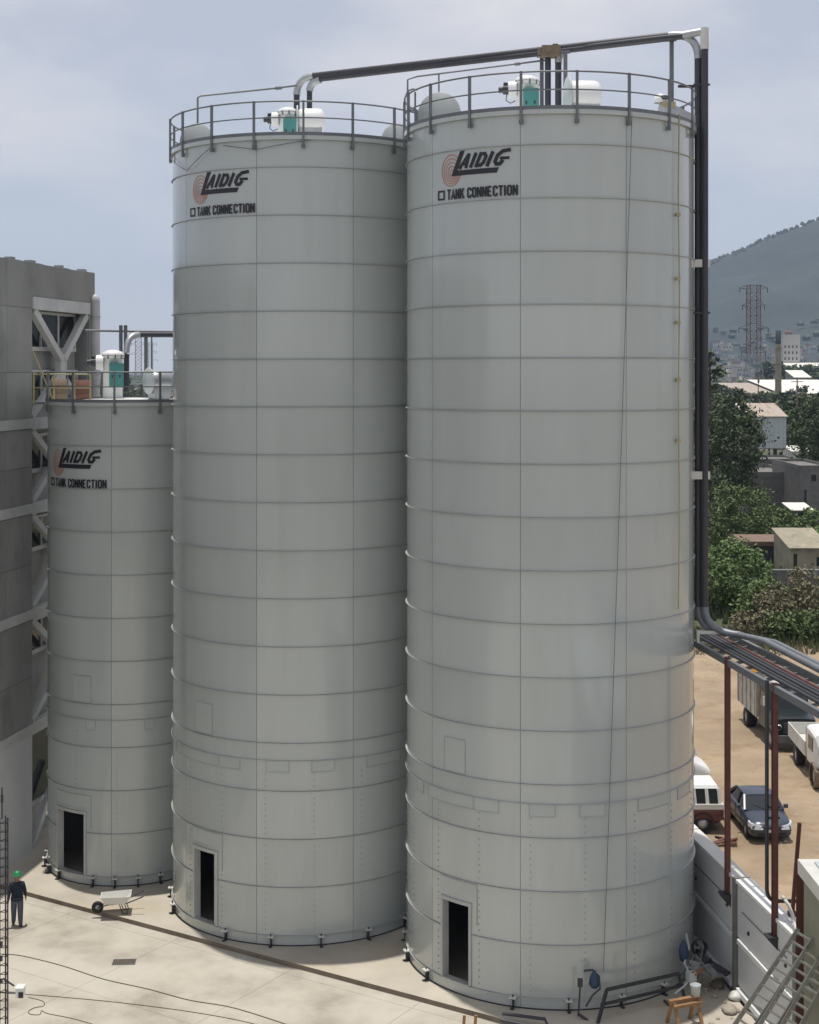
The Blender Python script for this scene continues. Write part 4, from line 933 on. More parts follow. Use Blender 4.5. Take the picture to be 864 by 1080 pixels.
scrap('timber_offcut', 736, 1026, 43.2, (.45, .07, .06), 1.1, .35, 'wood', 'short brown timber offcut in the heap behind the sawhorse', 'timber')
scrap('paint_can', 729, 1034, 42.9, (.12, .12, .24), .3, .0, 'sheet', 'pale square can beside the blue bundle', 'can')
scrap('cable_tray', 752, 1018, 43.9, (.6, .1, .05), -.9, .3, 'dark', 'dark length of cable tray thrown against the boundary wall', 'scrap')
tag(MB().tube([P(738, 1000, 44.6) + Vector((.25 * cos(a) * (1 - a / 60), .1 * a / 20, .25 * sin(a))) for a in [i * .5 for i in range(40)]], .018, 5).build('cable_coil', M['dark']), 'loose dark cable coil hung in the corner between silo and boundary wall', 'cable')
for i, px in enumerate((490, 502)):
    a = P(px, 1071, 40.5); tag(MB().bar((a.x - .06, 40.5, -.15), tuple(a), .08, .05).bar((a.x - .2, 40.5, .1), (a.x + .12, 40.5, .12), .04).build('wooden_stake', M['wood']), ('left wooden stake at the bottom edge before the nearest silo', 'right wooden stake at the bottom edge before the nearest silo')[i], 'stake')
tag(MB().tube([P(530, 1069, 41.6), P(575, 1075, 41.3), P(578, 1084, 41.2)], .05, 8).tube([P(528, 1076, 41.3), P(560, 1082, 41.1)], .04, 8).build('pipe_offcut', M['dark']), 'dark bent pipe lying on the slab in front of the nearest silo', 'pipe')

# ------------------------------------------------------------------ vehicles
def wheel(parent, x, y, r, wd, rimk='galv'):
    w_ = MB().lathe([(r * .6, -wd / 2), (r * .92, -wd / 2), (r, -wd * .35), (r, wd * .35), (r * .92, wd / 2), (r * .6, wd / 2)], (0, 0, 0), 22, True, (1, 0, 0)).build('wheel', M['black'], parent, (x, y, r))
    MB().lathe([(0, -wd * .36), (r * .2, -wd * .42), (r * .5, -wd * .36), (r * .62, -wd * .46), (r * .62, wd * .46), (r * .5, wd * .36), (r * .2, wd * .42), (0, wd * .36)], (0, 0, 0), 18, True, (1, 0, 0)).build('rim', M[rimk], w_)
def loft(b, secs, cap=True, smooth=True):
    n = len(secs[0]); vs = [p for s in secs for p in s]; fs = []
    for k in range(len(secs) - 1):
        for i in range(n): fs.append((k * n + i, k * n + (i + 1) % n, (k + 1) * n + (i + 1) % n, (k + 1) * n + i))
    b.add(vs, fs, smooth)
    if cap: b.add(secs[0], [tuple(range(n - 1, -1, -1))]); b.add(secs[-1], [tuple(range(n))])
def sec(y, hw, z0, z1, top, r=.12):     # rounded body section; top = half width at top
    return [(-hw * .86, y, z0), (hw * .86, y, z0), (hw * .97, y, z0 + .1), (hw, y, (z0 + z1) / 2), (hw * .985, y, z1 - r), (top, y, z1 - r * .3), (top * .6, y, z1), (-top * .6, y, z1), (-top, y, z1 - r * .3), (-hw * .985, y, z1 - r), (-hw, y, (z0 + z1) / 2), (-hw * .97, y, z0 + .1)]
# navy saloon, nose toward the camera (-y)
car = empty('parked_car', (13.95, 59.3, 0), D2(2), 'dark blue saloon car parked nose forward on the dirt lot', 'car', 'vehicles parked on the dirt lot')
b = MB(); loft(b, [sec(-2.14, .60, .30, .62, .52), sec(-2.08, .76, .22, .72, .66), sec(-1.85, .83, .19, .80, .74), sec(-1.3, .85, .19, .90, .77), sec(-.85, .855, .19, .97, .79), sec(0, .86, .19, .98, .80), sec(.9, .86, .19, 1.0, .80), sec(1.5, .85, .22, 1.02, .77), sec(1.95, .80, .26, .98, .70), sec(2.1, .68, .34, .86, .6)])
body = b.build('body', M['navy'], car)
def cab(hw0, hw1, ys, z0, z1): pass
b = MB(); loft(b, [[(-.76, -1.0, .95), (.76, -1.0, .95), (.74, -.98, .97), (-.74, -.98, .97)], [(-.76, -.95, .93), (.76, -.95, .93), (.60, -.32, 1.36), (-.60, -.32, 1.36)], [(-.78, .95, .93), (.78, .95, .93), (.60, .78, 1.39), (-.60, .78, 1.39)], [(-.70, 1.55, .97), (.70, 1.55, .97), (.66, 1.5, 1.0), (-.66, 1.5, 1.0)]], smooth=False)
b.build('windows', M['glass'], car)
b = MB(); loft(b, [[(-.60, -.36, 1.345), (.60, -.36, 1.345), (.58, -.34, 1.375), (.3, -.34, 1.39), (-.3, -.34, 1.39), (-.58, -.34, 1.375)], [(-.63, .1, 1.36), (.63, .1, 1.36), (.58, .1, 1.42), (.3, .1, 1.44), (-.3, .1, 1.44), (-.58, .1, 1.42)], [(-.63, .6, 1.36), (.63, .6, 1.36), (.58, .6, 1.41), (.3, .6, 1.435), (-.3, .6, 1.435), (-.58, .6, 1.41)], [(-.61, .92, 1.33), (.61, .92, 1.33), (.57, .93, 1.36), (.3, .94, 1.37), (-.3, .94, 1.37), (-.57, .93, 1.36)]]); b.build('roof', M['navy'], car)
b = MB()
for s in (-1, 1):
    b.bar((.775 * s, -.98, .95), (.615 * s, -.33, 1.37), .07); b.bar((.78 * s, .05, .96), (.635 * s, .1, 1.37), .06); b.bar((.76 * s, 1.45, 1.0), (.61 * s, .88, 1.36), .10)
b.build('pillars', M['navy'], car)
for s in (-1, 1):
    op = [(.36, -2.165), (.62, -2.15), (.80, -2.05), (.872, -1.80)]; ip = [(.36, -1.95), (.55, -1.93), (.68, -1.85), (.78, -1.75)]; b = MB()
    for k in range(3):
        q_ = [op[k], op[k + 1], ip[k + 1], ip[k]]
        b.hexa([(a_ * s, c_, .52 + .05 * (k > 1)) for a_, c_ in q_] + [(a_ * s * .985, c_ + .05, .66 + .03 * k + .045 * (n_ in (1, 2))) for n_, (a_, c_) in enumerate(q_)])
    b.build('headlight', M['lamp'], car)
    b = MB().box((min(.86 * s, 1.02 * s), -.78, .95), (max(.86 * s, 1.02 * s), -.66, 1.09)); b.build('mirror', M['navy'], car)
    b = MB().box((min(.855 * s, .872 * s), -.1, .78), (max(.855 * s, .872 * s), .08, .81)).box((min(.855 * s, .872 * s), .8, .78), (max(.855 * s, .872 * s), .98, .81)); b.build('door_handle', M['dark'], car)
    wheel(car, .76 * s, -1.32, .31, .2); wheel(car, .76 * s, 1.28, .31, .2)
for s in (-1, 1):
    b = MB()
    for yy in (-.72, .12, .98): b.box((min(.852 * s, .868 * s), yy - .008, .32), (max(.852 * s, .868 * s), yy + .008, .92))
    b.build('door_gap', M['black'], car)
    MB().box((min(.86 * s, .875 * s), -1.0, .48), (max(.86 * s, .875 * s), 1.0, .53)).build('rub_strip', M['dark'], car)
    MB().bar((.1 * s + .15, -1.0, .965), (.5 * s + .1, -.78, 1.09), .02).build('wiper', M['black'], car)
MB().box((-.34, -2.17, .52), (.34, -2.13, .60)).build('grille', M['dark'], car)
MB().box((-.55, -2.15, .30), (.55, -2.10, .40)).build('air_intake', M['black'], car)
MB().box((-.18, -2.185, .42), (.18, -2.16, .52)).build('number_plate', M['offwhite'], car)

# tipper truck
tk = empty('dump_truck', (18.5, 71.3, 0), D2(1), 'dark cabbed dump truck with worn grey tipper body, parked facing the camera', 'truck', 'vehicles parked on the dirt lot')
b = MB(); loft(b, [sec(-.35, 1.0, .75, 1.55, .85, .1), sec(.0, 1.06, .70, 1.62, .92), sec(.9, 1.08, .70, 1.75, .95)]); b.build('bonnet', M['green_truck'], tk)
b = MB(); loft(b, [[(-1.08, .9, .75), (1.08, .9, .75), (1.06, .9, 1.75), (-1.06, .9, 1.75)], [(-1.08, 1.0, .75), (1.08, 1.0, .75), (.98, 1.15, 2.6), (-.98, 1.15, 2.6)], [(-1.08, 2.3, .75), (1.08, 2.3, .75), (1.0, 2.25, 2.68), (-1.0, 2.25, 2.68)]], smooth=False); b.build('cab', M['green_truck'], tk)
MB().hexa([(-.92, .965, 1.86), (.92, .965, 1.86), (.92, 1.0, 1.86), (-.92, 1.0, 1.86), (-.86, 1.09, 2.45), (.86, 1.09, 2.45), (.86, 1.13, 2.45), (-.86, 1.13, 2.45)]).build('windscreen', M['glass'], tk)
for s in (-1, 1):
    MB().hexa([(1.075 * s - .02, 1.15, 1.75), (1.075 * s + .02, 1.15, 1.75), (1.075 * s + .02, 2.0, 1.75), (1.075 * s - .02, 2.0, 1.75), (1.01 * s - .02, 1.25, 2.45), (1.01 * s + .02, 1.25, 2.45), (1.01 * s + .02, 2.0, 2.45), (1.01 * s - .02, 2.0, 2.45)]).build('side_window', M['glass'], tk)
    MB().lathe([(0, -.05), (.14, -.05), (.15, .0), (.1, .05)], (.8 * s, -.38, 1.15), 14, True, (0, -1, 0)).build('headlight', M['lamp'], tk)
    MB().box((1.15 * s - .06, .95, 1.9), (1.15 * s + .06, 1.0, 2.35)).bar((1.05 * s, 1.0, 1.8), (1.15 * s, .98, 1.95), .03).build('mirror', M['white'], tk)
    b = MB(); b.lathe([(.5, -.18), (.56, -.18), (.56, .18), (.5, .18)], (.95 * s, .2, .62), 18, False, (1, 0, 0)); b.build('wing', M['green_truck'], tk)
    wheel(tk, .95 * s, .2, .48, .28); wheel(tk, .92 * s, 4.7, .5, .5)
MB().box((-1.1, -.55, .45), (1.1, -.38, .78)).build('bumper', M['rail'], tk)
MB().box((-.6, -.39, .85), (.6, -.36, 1.4)).build('grille', M['black'], tk)
for i in range(6): MB().box((-.58, -.41, .88 + i * .09), (.58, -.392, .91 + i * .09)).build('grille_bar', M['rail'], tk)
MB().box((-.45, 0.5, .55), (.45, 6.2, .8)).build('chassis', M['dark'], tk)
b = MB(); b.box((-1.15, 2.55, .95), (1.15, 6.4, 1.05)); b.box((-1.15, 2.55, 1.05), (-1.05, 6.4, 2.75)); b.box((1.05, 2.55, 1.05), (1.15, 6.4, 2.75)); b.box((-1.05, 2.55, 1.05), (1.05, 2.65, 2.9)); b.box((-1.05, 6.3, 1.05), (1.05, 6.4, 2.6))
b.build('tipper_body', M['dumpgrey'], tk)
for k in range(5):
    MB().box((-1.21, 2.75 + k * .85, 1.0), (-1.152, 2.87 + k * .85, 2.7)).build('rib', M['dumpgrey'], tk)
MB().box((-1.2, 2.5, 2.70), (-1.0, 6.45, 2.82)).build('top_rail', M['offwhite'], tk)
MB().box((-1.1, 1.7, 2.76), (1.1, 2.6, 2.84)).build('cab_guard', M['dumpgrey'], tk)
bag((17.65, 76.2, 2.75), (.9, .9, .9), 'orange', 'orange plastic bundle in the back of the dump truck', 'bundle', 'bundle')

# white lorry at the right edge
wt = empty('white_truck', (18.8, 64.3, 0), D2(-3), 'white lorry with muddy wheel arch cut off by the right edge', 'truck', 'vehicles parked on the dirt lot')
b = MB(); loft(b, [sec(.1, 1.0, .9, 2.0, .9, .15), sec(.3, 1.1, .75, 2.35, .98, .15), sec(1.0, 1.12, .75, 2.45, 1.0, .15), sec(1.9, 1.12, .75, 2.45, 1.0, .15)], smooth=False); b.build('cab', M['white'], wt)
MB().hexa([(-.95, .02, 1.5), (.95, .02, 1.5), (.95, .2, 1.5), (-.95, .2, 1.5), (-.9, .16, 2.2), (.9, .16, 2.2), (.9, .3, 2.2), (-.9, .3, 2.2)]).build('windscreen', M['glass'], wt)
for s in (-1, 1):
    MB().box((1.115 * s - .015, .6, 1.5), (1.115 * s + .015, 1.5, 2.1)).build('side_window', M['glass'], wt)
    wheel(wt, .95 * s, .6, .46, .28); wheel(wt, .95 * s, 4.2, .46, .4)
    MB().lathe([(.49, -.2), (.56, -.2), (.56, .2), (.49, .2)], (.95 * s, .6, .5), 18, False, (1, 0, 0)).build('wheel_arch', M['tan'], wt)
    MB().box((.85 * s - .15, -.02, .95), (.85 * s + .15, .12, 1.15)).build('headlight', M['lamp'], wt)
MB().box((-1.1, -.1, .45), (1.1, .12, .8)).build('bumper', M['tan'], wt)
MB().box((-.4, .4, .5), (.4, 5.6, .75)).build('chassis', M['dark'], wt)
b = MB().box((-1.15, 2.1, .95), (1.15, 5.8, 1.05)).box((-1.15, 2.1, 1.05), (-1.1, 5.8, 1.6)).box((1.1, 2.1, 1.05), (1.15, 5.8, 1.6)).box((-1.1, 5.75, 1.05), (1.1, 5.8, 1.6)).box((-1.1, 2.1, 1.05), (1.1, 2.15, 2.3)); b.build('flat_bed', M['offwhite'], wt)

# maroon estate behind the nearest silo
es = empty('parked_van', (10.85, 59.4, 0), 0, 'maroon and white estate van partly hidden behind the nearest silo', 'van', 'vehicles parked on the dirt lot')
b = MB(); b.add([], []); 
def secx(x, hw, z0, z1, top): return [(x if False else p[1], p[0], p[2]) for p in sec(x, hw, z0, z1, top)]
b = MB(); loft(b, [secx(-3.2, .8, .45, .95, .7), secx(-2.9, .92, .35, 1.05, .8), secx(0, .95, .32, 1.1, .86), secx(1.35, .94, .35, 1.1, .84), secx(1.6, .85, .45, 1.02, .75)]); b.build('body', M['maroon'], es)
MB().box((-3.15, -.965, .92), (1.58, .965, 1.12)).build('side_stripe', M['offwhite'], es)
b = MB(); loft(b, [[(-1.9, -.88, 1.1), (-1.9, .88, 1.1), (-1.3, .76, 1.72), (-1.3, -.76, 1.72)], [(1.5, -.88, 1.1), (1.5, .88, 1.1), (1.3, .76, 1.72), (1.3, -.76, 1.72)]], smooth=False); b.build('windows', M['glass'], es)
b = MB(); loft(b, [[(-1.4, -.78, 1.70), (-1.4, .78, 1.70), (-1.35, .7, 1.80), (-1.35, -.7, 1.80)], [(1.42, -.78, 1.70), (1.42, .78, 1.70), (1.35, .7, 1.82), (1.35, -.7, 1.82)]], smooth=False); b.build('roof', M['white'], es)
for x0 in (1.44, .95, .45, -.1, -.8): MB().hexa([(x0 - .07, -.90, 1.1), (x0 + .07, -.90, 1.1), (x0 + .07, -.86, 1.1), (x0 - .07, -.86, 1.1), (x0 - .1, -.785, 1.71), (x0 + .03, -.785, 1.71), (x0 + .03, -.74, 1.71), (x0 - .1, -.74, 1.71)]).build('pillar', M['offwhite'], es)
for xx in (.75, -2.2):
    for s in (-1, 1):
        w_ = MB().lathe([(.2, -.11), (.32, -.11), (.35, 0), (.32, .11), (.2, .11)], (0, 0, 0), 20, True, (0, 1, 0)).build('wheel', M['black'], es, (xx, .82 * s, .35))
        MB().lathe([(0, -.1), (.2, -.1), (.2, .1), (0, .1)], (0, 0, 0), 14, True, (0, 1, 0)).build('rim', M['galv'], w_)
        MB().lathe([(.37, -.03), (.43, -.03), (.43, .03), (.37, .03)], (xx, .94 * s, .38), 20, False, (0, 1, 0)).build('wheel_arch', M['black'], es)
MB().box((1.6, -.85, .42), (1.72, .85, .58)).build('bumper', M['chrome'], es)
wv = empty('white_van', (10.75, 64.8, 0), 0, 'white van with rounded roof behind the maroon estate van', 'van', 'vehicles parked on the dirt lot')
b = MB(); loft(b, [secx(-2.6, .85, .4, 1.9, .7), secx(-2.3, .92, .35, 2.15, .8), secx(0.3, .93, .35, 2.2, .82), secx(1.1, .92, .35, 2.05, .78), secx(1.35, .9, .35, 1.5, .72), secx(2.1, .88, .4, 1.15, .7), secx(2.3, .7, .5, .95, .55)]); b.build('body', M['white'], wv)
for x0, x1 in ((-1.8, -.7), (-.5, .5)): MB().box((x0, -.95, 1.3), (x1, -.925, 1.8)).build('side_window', M['glass'], wv)
MB().hexa([(1.36, -.75, 1.45), (1.40, -.75, 1.45), (1.40, .75, 1.45), (1.36, .75, 1.45), (1.12, -.68, 1.92), (1.16, -.68, 1.92), (1.16, .68, 1.92), (1.12, .68, 1.92)]).build('windscreen', M['glass'], wv)
for xx in (1.4, -1.7):
    for s in (-1, 1):
        w_ = MB().lathe([(.2, -.1), (.3, -.1), (.33, 0), (.3, .1), (.2, .1)], (0, 0, 0), 20, True, (0, 1, 0)).build('wheel', M['black'], wv, (xx, .82 * s, .33))
        MB().lathe([(0, -.1), (.2, -.1), (.2, .1), (0, .1)], (0, 0, 0), 14, True, (0, 1, 0)).build('rim', M['galv'], w_)
b = MB()
for k in range(5): b.tube([(11.9 + .6 * cos(k * 1.3), 56.9 + .2 * sin(k * 2), .05), (12.2 + .5 * sin(k), 57.1, .14 + .03 * k), (12.6, 56.9 + .12 * k, .06)], .05, 6)
tag(b.build('plastic_scrap', M['tankred']), 'heap of red plastic scrap on the dirt beside the boundary wall', 'scrap')

# ------------------------------------------------------------------ vegetation
def leaf_crown(seed, rx, ry, rz, nclump, nleaf, size, hollow=.55, flat=False):
    rn = random.Random(seed); b = MB()
    for c in range(nclump):
        u = rn.uniform(-1, 1); a = rn.uniform(0, 2 * pi); rad = hollow + (1 - hollow) * rn.random() ** .5
        k = sqrt(1 - u * u); lump = 1 + .22 * noise.noise(Vector((cos(a) * k * 1.6 + seed, sin(a) * k * 1.6, u * 1.6)))
        cc = Vector((cos(a) * k * rx, sin(a) * k * ry, u * rz)) * rad * lump
        cr_ = rn.uniform(.08, .28) * (rx + ry + rz) / 3
        for l in range(nleaf):
            d = Vector((rn.gauss(0, 1), rn.gauss(0, 1), rn.gauss(0, .8))) * cr_ * .62; p_ = cc + d
            nrm = (Vector((rn.gauss(0, 1), rn.gauss(0, 1), rn.gauss(0.6, 1))) + d.normalized() * .8).normalized()
            t = nrm.cross(Vector((rn.random() - .5, rn.random() - .5, rn.random() - .5))).normalized(); s2 = nrm.cross(t)
            sz = size * rn.uniform(.45, 1.5)
            b.add([p_ - t * sz * .5, p_ + s2 * sz * .28, p_ + t * sz * .5, p_ - s2 * sz * .28], [(0, 1, 2, 3)])
    return b
def trunk_mesh(seed, h, r, spread, n=5):
    rn = random.Random(seed); b = MB(); top = Vector((rn.uniform(-.3, .3), rn.uniform(-.3, .3), h))
    pts = [Vector((0, 0, -.3)), Vector((.05, 0, h * .3)), Vector((top.x * .5, top.y * .5, h * .65)), top]
    b.tube(pts, [r * 1.3, r, r * .7, r * .25], 8)
    for i in range(n):
        z = h * rn.uniform(.3, .8); a = rn.uniform(0, 2 * pi); l = spread * rn.uniform(.5, .95)
        s_ = Vector((0, 0, z)); e = s_ + Vector((cos(a) * l, sin(a) * l, l * rn.uniform(.3, .9)))
        b.tube([s_, (s_ + e) / 2 + Vector((0, 0, -.05 * l)), e], [r * .5, r * .3, r * .1], 6)
    return b
def tree(name, x, y, h, rx, rz, cz, mk, label, cat, seed, ncl, nl, size, group=None, ry=None, tr=None):
    r = empty(name, (x, y, -.15), 0, label, cat, group)
    trunk_mesh(seed, cz + rz * .3, tr or max(.05, h * .022), rx * .8).build('trunk', M['bark'], r)
    leaf_crown(seed, rx, ry or rx, rz, ncl, nl, size).build('crown', M[mk], r, (0, 0, cz))
    return r
def atx(px, Y): return (px - 432) / F * Y
tree('broadleaf_tree', atx(769, 180), 180, 15.4, 3.9, 6.6, 9.0, 'leaf_dark', 'big dark green tree behind the bushes beside the pipes', 'tree', 11, 170, 70, .40)
tree('slender_tree', atx(749, 192), 192, 20, 1.5, 3.0, 18.0, 'leaf_dark', 'slim tall tree whose top shows just right of the dark pipes', 'tree', 12, 26, 34, .55)
tree('broadleaf_tree', atx(866, 205), 205, 14.8, 3.4, 6.0, 8.8, 'leaf_dark', 'dark tree at the right edge beside the pale shed on stilts', 'tree', 13, 130, 66, .40)
tree('leafy_shrub', atx(778, 150), 150, 7.2, 3.6, 3.2, 3.6, 'leaf_mid', 'mid green shrub below the big dark tree', 'shrub', 14, 120, 56, .31)
tree('leafy_shrub', atx(752, 158), 158, 7.5, 2.6, 3.6, 3.8, 'leaf_dark', 'dark shrub beside the pipes below the big dark tree', 'shrub', 15, 80, 54, .32)
tree('fig_bush', atx(772, 116), 116, 5.4, 3.0, 2.3, 2.6, 'leaf_lime', 'bright green large leaved bush beside the dark pipes', 'bush', 16, 140, 56, .28)
tree('fig_bush', atx(752, 112), 112, 5.0, 2.0, 2.0, 2.4, 'leaf_lime', 'bright green bush half hidden by the dark pipes', 'bush', 17, 90, 52, .27)
tree('fig_bush', atx(800, 111), 111, 3.2, 2.2, 1.4, 1.4, 'leaf_lime', 'low bright green bush in front of the dark doorway shed', 'bush', 18, 80, 50, .26)
for i, (px, Y, h, rx) in enumerate(((822, 108, 2.9, 1.9), (842, 105, 3.6, 2.2), (862, 107, 4.4, 2.4), (833, 101, 2.0, 1.8), (855, 100, 2.3, 1.8), (800, 102.5, 1.8, 1.9))):
    tree('dry_bush', atx(px, Y), Y, h, rx, h * .45, h * .5, ('leaf_dry', 'leaf_dry', 'leaf_dry', 'leaf_mid', 'leaf_mid', 'leaf_dry')[i], ['dry brown bush before the grey wall', 'dry brown bush below the beige hut', 'tall dry bush at the right edge of the lot', 'green low bush above the pipe rack', 'low green bush behind the pipe rack at the right', 'low dry bush at the near edge of the dirt lot'][i], 'bush', 30 + i, 55, 36, .26, 'bushes along the edge of the dirt lot')
for i, (px, Y, h, rx) in enumerate(((800, 168, 2.6, 2.2), (815, 172, 2.4, 2.4), (830, 168, 2.0, 2.2), (845, 160, 1.8, 2.0), (806, 158, 2.0, 2.2), (825, 155, 1.6, 2.2), (857, 172, 2.2, 2.4))):
    tree('low_shrub', atx(px, Y), Y, h, rx, h * .5, h * .5, 'leaf_mid' if i % 3 else 'leaf_lime', ['low bright green shrub left most against the long grey block house', 'low green shrub in the middle before the long grey block house', 'low green shrub before the low tin roofed shelter', 'low bright green shrub right of the tin roofed shelter', 'low green shrub behind the brick shed roof, left end', 'low green shrub behind the brick shed roof, right end', 'low bright green shrub at the right edge before the tall grey house'][i], 'shrub', 50 + i, 45, 30, .36, 'low shrubs in the overgrown plot')
# weeds and grass
rn = random.Random(9); b = MB()
for i in range(9000):
    Y = rn.uniform(96.5, 185); x = rn.uniform(16, 62) * Y / 110
    if noise.noise(Vector((x * .12, Y * .12, 0))) < -.25: continue
    a = rn.uniform(0, pi); s = rn.uniform(.12, .35); h = rn.uniform(.3, .9)
    b.add([(x - cos(a) * s, Y - sin(a) * s, -.2), (x + cos(a) * s, Y + sin(a) * s, -.2), (x + rn.uniform(-.3, .3), Y + rn.uniform(-.3, .3), h)], [(0, 1, 2)])
tag(b.build('weeds', M['leaf_mid']), kind='stuff')
b = MB()
for i in range(4500):
    Y = rn.uniform(95.0, 105); x = rn.uniform(17, 36)
    a = rn.uniform(0, pi); s = rn.uniform(.05, .16); h = rn.uniform(.1, .45)
    b.add([(x - cos(a) * s, Y - sin(a) * s, -.2), (x + cos(a) * s, Y + sin(a) * s, -.2), (x + rn.uniform(-.3, .3), Y + rn.uniform(-.3, .3), h)], [(0, 1, 2)])
tag(b.build('dry_grass', M['leaf_dry']), kind='stuff')

# ------------------------------------------------------------------ buildings in the middle distance
def house(name, x0, x1, y0, y1, z1, mw, label, cat='building', wins=(), doors=(), roof='flat', mr=None, parapet=.4, z0=-.2, group=None, eave=.3, ridge=1.5):
    r = empty(name, (x0, y0, 0), 0, label, cat, group); W, D = x1 - x0, y1 - y0
    openings = [(a, c, e, f, 'window') for a, c, e, f in wins] + [(a, c, -.2 if z0 <= 0 else z0, f, 'door') for a, c, f in doors]
    b = MB()
    xs = sorted(set([0, W] + [v for o in openings for v in o[:2]])); zs = sorted(set([z0, z1] + [v for o in openings for v in (max(z0, o[2]), o[3])]))
    for i in range(len(xs) - 1):
        for j in range(len(zs) - 1):
            cx, cz = (xs[i] + xs[i + 1]) / 2, (zs[j] + zs[j + 1]) / 2
            if any(o[0] < cx < o[1] and o[2] < cz < o[3] for o in openings): continue
            b.add([(xs[i], 0, zs[j]), (xs[i + 1], 0, zs[j]), (xs[i + 1], 0, zs[j + 1]), (xs[i], 0, zs[j + 1])], [(0, 1, 2, 3)])
    b.add([(0, 0, z0), (W, 0, z0), (W, D, z0), (0, D, z0), (0, 0, z1), (W, 0, z1), (W, D, z1), (0, D, z1)], [(1, 2, 6, 5), (2, 3, 7, 6), (3, 0, 4, 7)])
    for o in openings:
        a, c, e, f = o[0], o[1], max(z0, o[2]), o[3]
        b.add([(a, 0, e), (c, 0, e), (c, 0, f), (a, 0, f), (a, .25, e), (c, .25, e), (c, .25, f), (a, .25, f)], [(0, 4, 5, 1), (1, 5, 6, 2), (2, 6, 7, 3), (3, 7, 4, 0)])
    b.build('wall', M[mw], r)
    for o in openings:
        a, c, e, f = o[0], o[1], max(z0, o[2]), o[3]
        MB().box((a, .2, e), (c, .27, f)).build(o[4], M['glass' if o[4] == 'window' else 'dark'], r)
    if roof == 'flat':
        MB().box((-.05, -.05, z1), (W + .05, D + .05, z1 + .18)).build('roof', M[mr or mw], r)
        if parapet:
            b = MB(); zz = z1 + .18; b.box((-.05, -.05, zz), (W + .05, .12, zz + parapet)); b.box((-.05, D - .12, zz), (W + .05, D + .05, zz + parapet)); b.box((-.05, .12, zz), (.12, D - .12, zz + parapet)); b.box((W - .12, .12, zz), (W + .05, D - .12, zz + parapet)); b.build('parapet', M[mw], r)
    elif roof == 'gable_x':     # ridge along x
        b = MB(); e = eave; t = .12
        b.add([(-e, -e, z1), (W + e, -e, z1), (W + e, D / 2, z1 + ridge), (-e, D / 2, z1 + ridge), (W + e, D + e, z1), (-e, D + e, z1), (-e, -e, z1 + t), (W + e, -e, z1 + t), (W + e, D / 2, z1 + ridge + t), (-e, D / 2, z1 + ridge + t), (W + e, D + e, z1 + t), (-e, D + e, z1 + t)],
              [(0, 3, 2, 1), (3, 5, 4, 2), (6, 7, 8, 9), (9, 8, 10, 11), (0, 1, 7, 6), (5, 11, 10, 4), (1, 2, 8, 7), (2, 4, 10, 8), (0, 6, 9, 3), (3, 9, 11, 5)]); b.build('roof', M[mr], r)
        MB().add([(0, 0, z1), (0, D, z1), (0, D / 2, z1 + ridge)], [(0, 2, 1)]).add([(W, 0, z1), (W, D, z1), (W, D / 2, z1 + ridge)], [(0, 1, 2)]).build('gable', M[mw], r)
    elif roof == 'gable_y':     # ridge along y, gable to camera
        b = MB(); e = eave; t = .12
        b.add([(-e, -e, z1), (W / 2, -e, z1 + ridge), (W / 2, D + e, z1 + ridge), (-e, D + e, z1), (W + e, -e, z1), (W + e, D + e, z1), (-e, -e, z1 + t), (W / 2, -e, z1 + ridge + t), (W / 2, D + e, z1 + ridge + t), (-e, D + e, z1 + t), (W + e, -e, z1 + t), (W + e, D + e, z1 + t)],
              [(0, 3, 2, 1), (1, 2, 5, 4), (6, 7, 8, 9), (7, 10, 11, 8), (0, 1, 7, 6), (1, 4, 10, 7), (0, 6, 9, 3), (4, 5, 11, 10), (3, 9, 8, 2), (2, 8, 11, 5)]); b.build('roof', M[mr], r)
        MB().add([(0, 0, z1), (W, 0, z1), (W / 2, 0, z1 + ridge)], [(0, 1, 2)]).build('gable', M[mw], r)
    elif roof == 'shed':        # slopes down to camera
        MB().hexa([(-.2, -.3, z1), (W + .2, -.3, z1), (W + .2, D + .2, z1 + ridge), (-.2, D + .2, z1 + ridge), (-.2, -.3, z1 + .1), (W + .2, -.3, z1 + .1), (W + .2, D + .2, z1 + ridge + .1), (-.2, D + .2, z1 + ridge + .1)]).build('roof', M[mr], r)
        MB().add([(0, 0, z1), (0, D, z1), (0, D, z1 + ridge)], [(0, 2, 1)]).add([(W, 0, z1), (W, D, z1), (W, D, z1 + ridge)], [(0, 1, 2)]).add([(0, D, z1), (W, D, z1), (W, D, z1 + ridge), (0, D, z1 + ridge)], [(0, 1, 2, 3)]).build('gable', M[mw], r)
    return r
# grey block house with low wing
house('block_house', atx(786, 190), atx(843, 190), 190, 206, 4.5, 'block', 'long grey block house behind the overgrown plot', wins=(), doors=((5.6, 5.85, 3.6),), parapet=.5)
house('block_house', atx(800, 214), atx(846, 214), 214, 224, 4.9, 'block', 'upper grey block storey behind the long block house', wins=((1.5, 2.3, 3.0, 4.0),), parapet=.3)
house('block_house', atx(844, 182), atx(880, 182), 182, 196, 6.0, 'block', 'grey block house at the right edge with a pale roof sheet', wins=((1.4, 2.0, 4.6, 5.4),), doors=((.5, .8, 3.5),), parapet=.35)
q = house('tin_shelter', atx(836, 172), atx(857, 172), 172, 176, 1.9, 'block', 'low grey shelter with a white tin roof in the overgrown plot', 'shelter', doors=((.4, 1.4, 1.6),), roof='shed', mr='whiteroof', ridge=.5)
house('brick_shed', atx(786, 138), atx(832, 138), 138, 144, 2.1, 'terra', 'low shed with terracotta top and wide dark doorway', 'shed', doors=((.4, 3.4, 1.85),), mr='terra', parapet=0)  # dark panel in the doorway stands in for the unlit opening
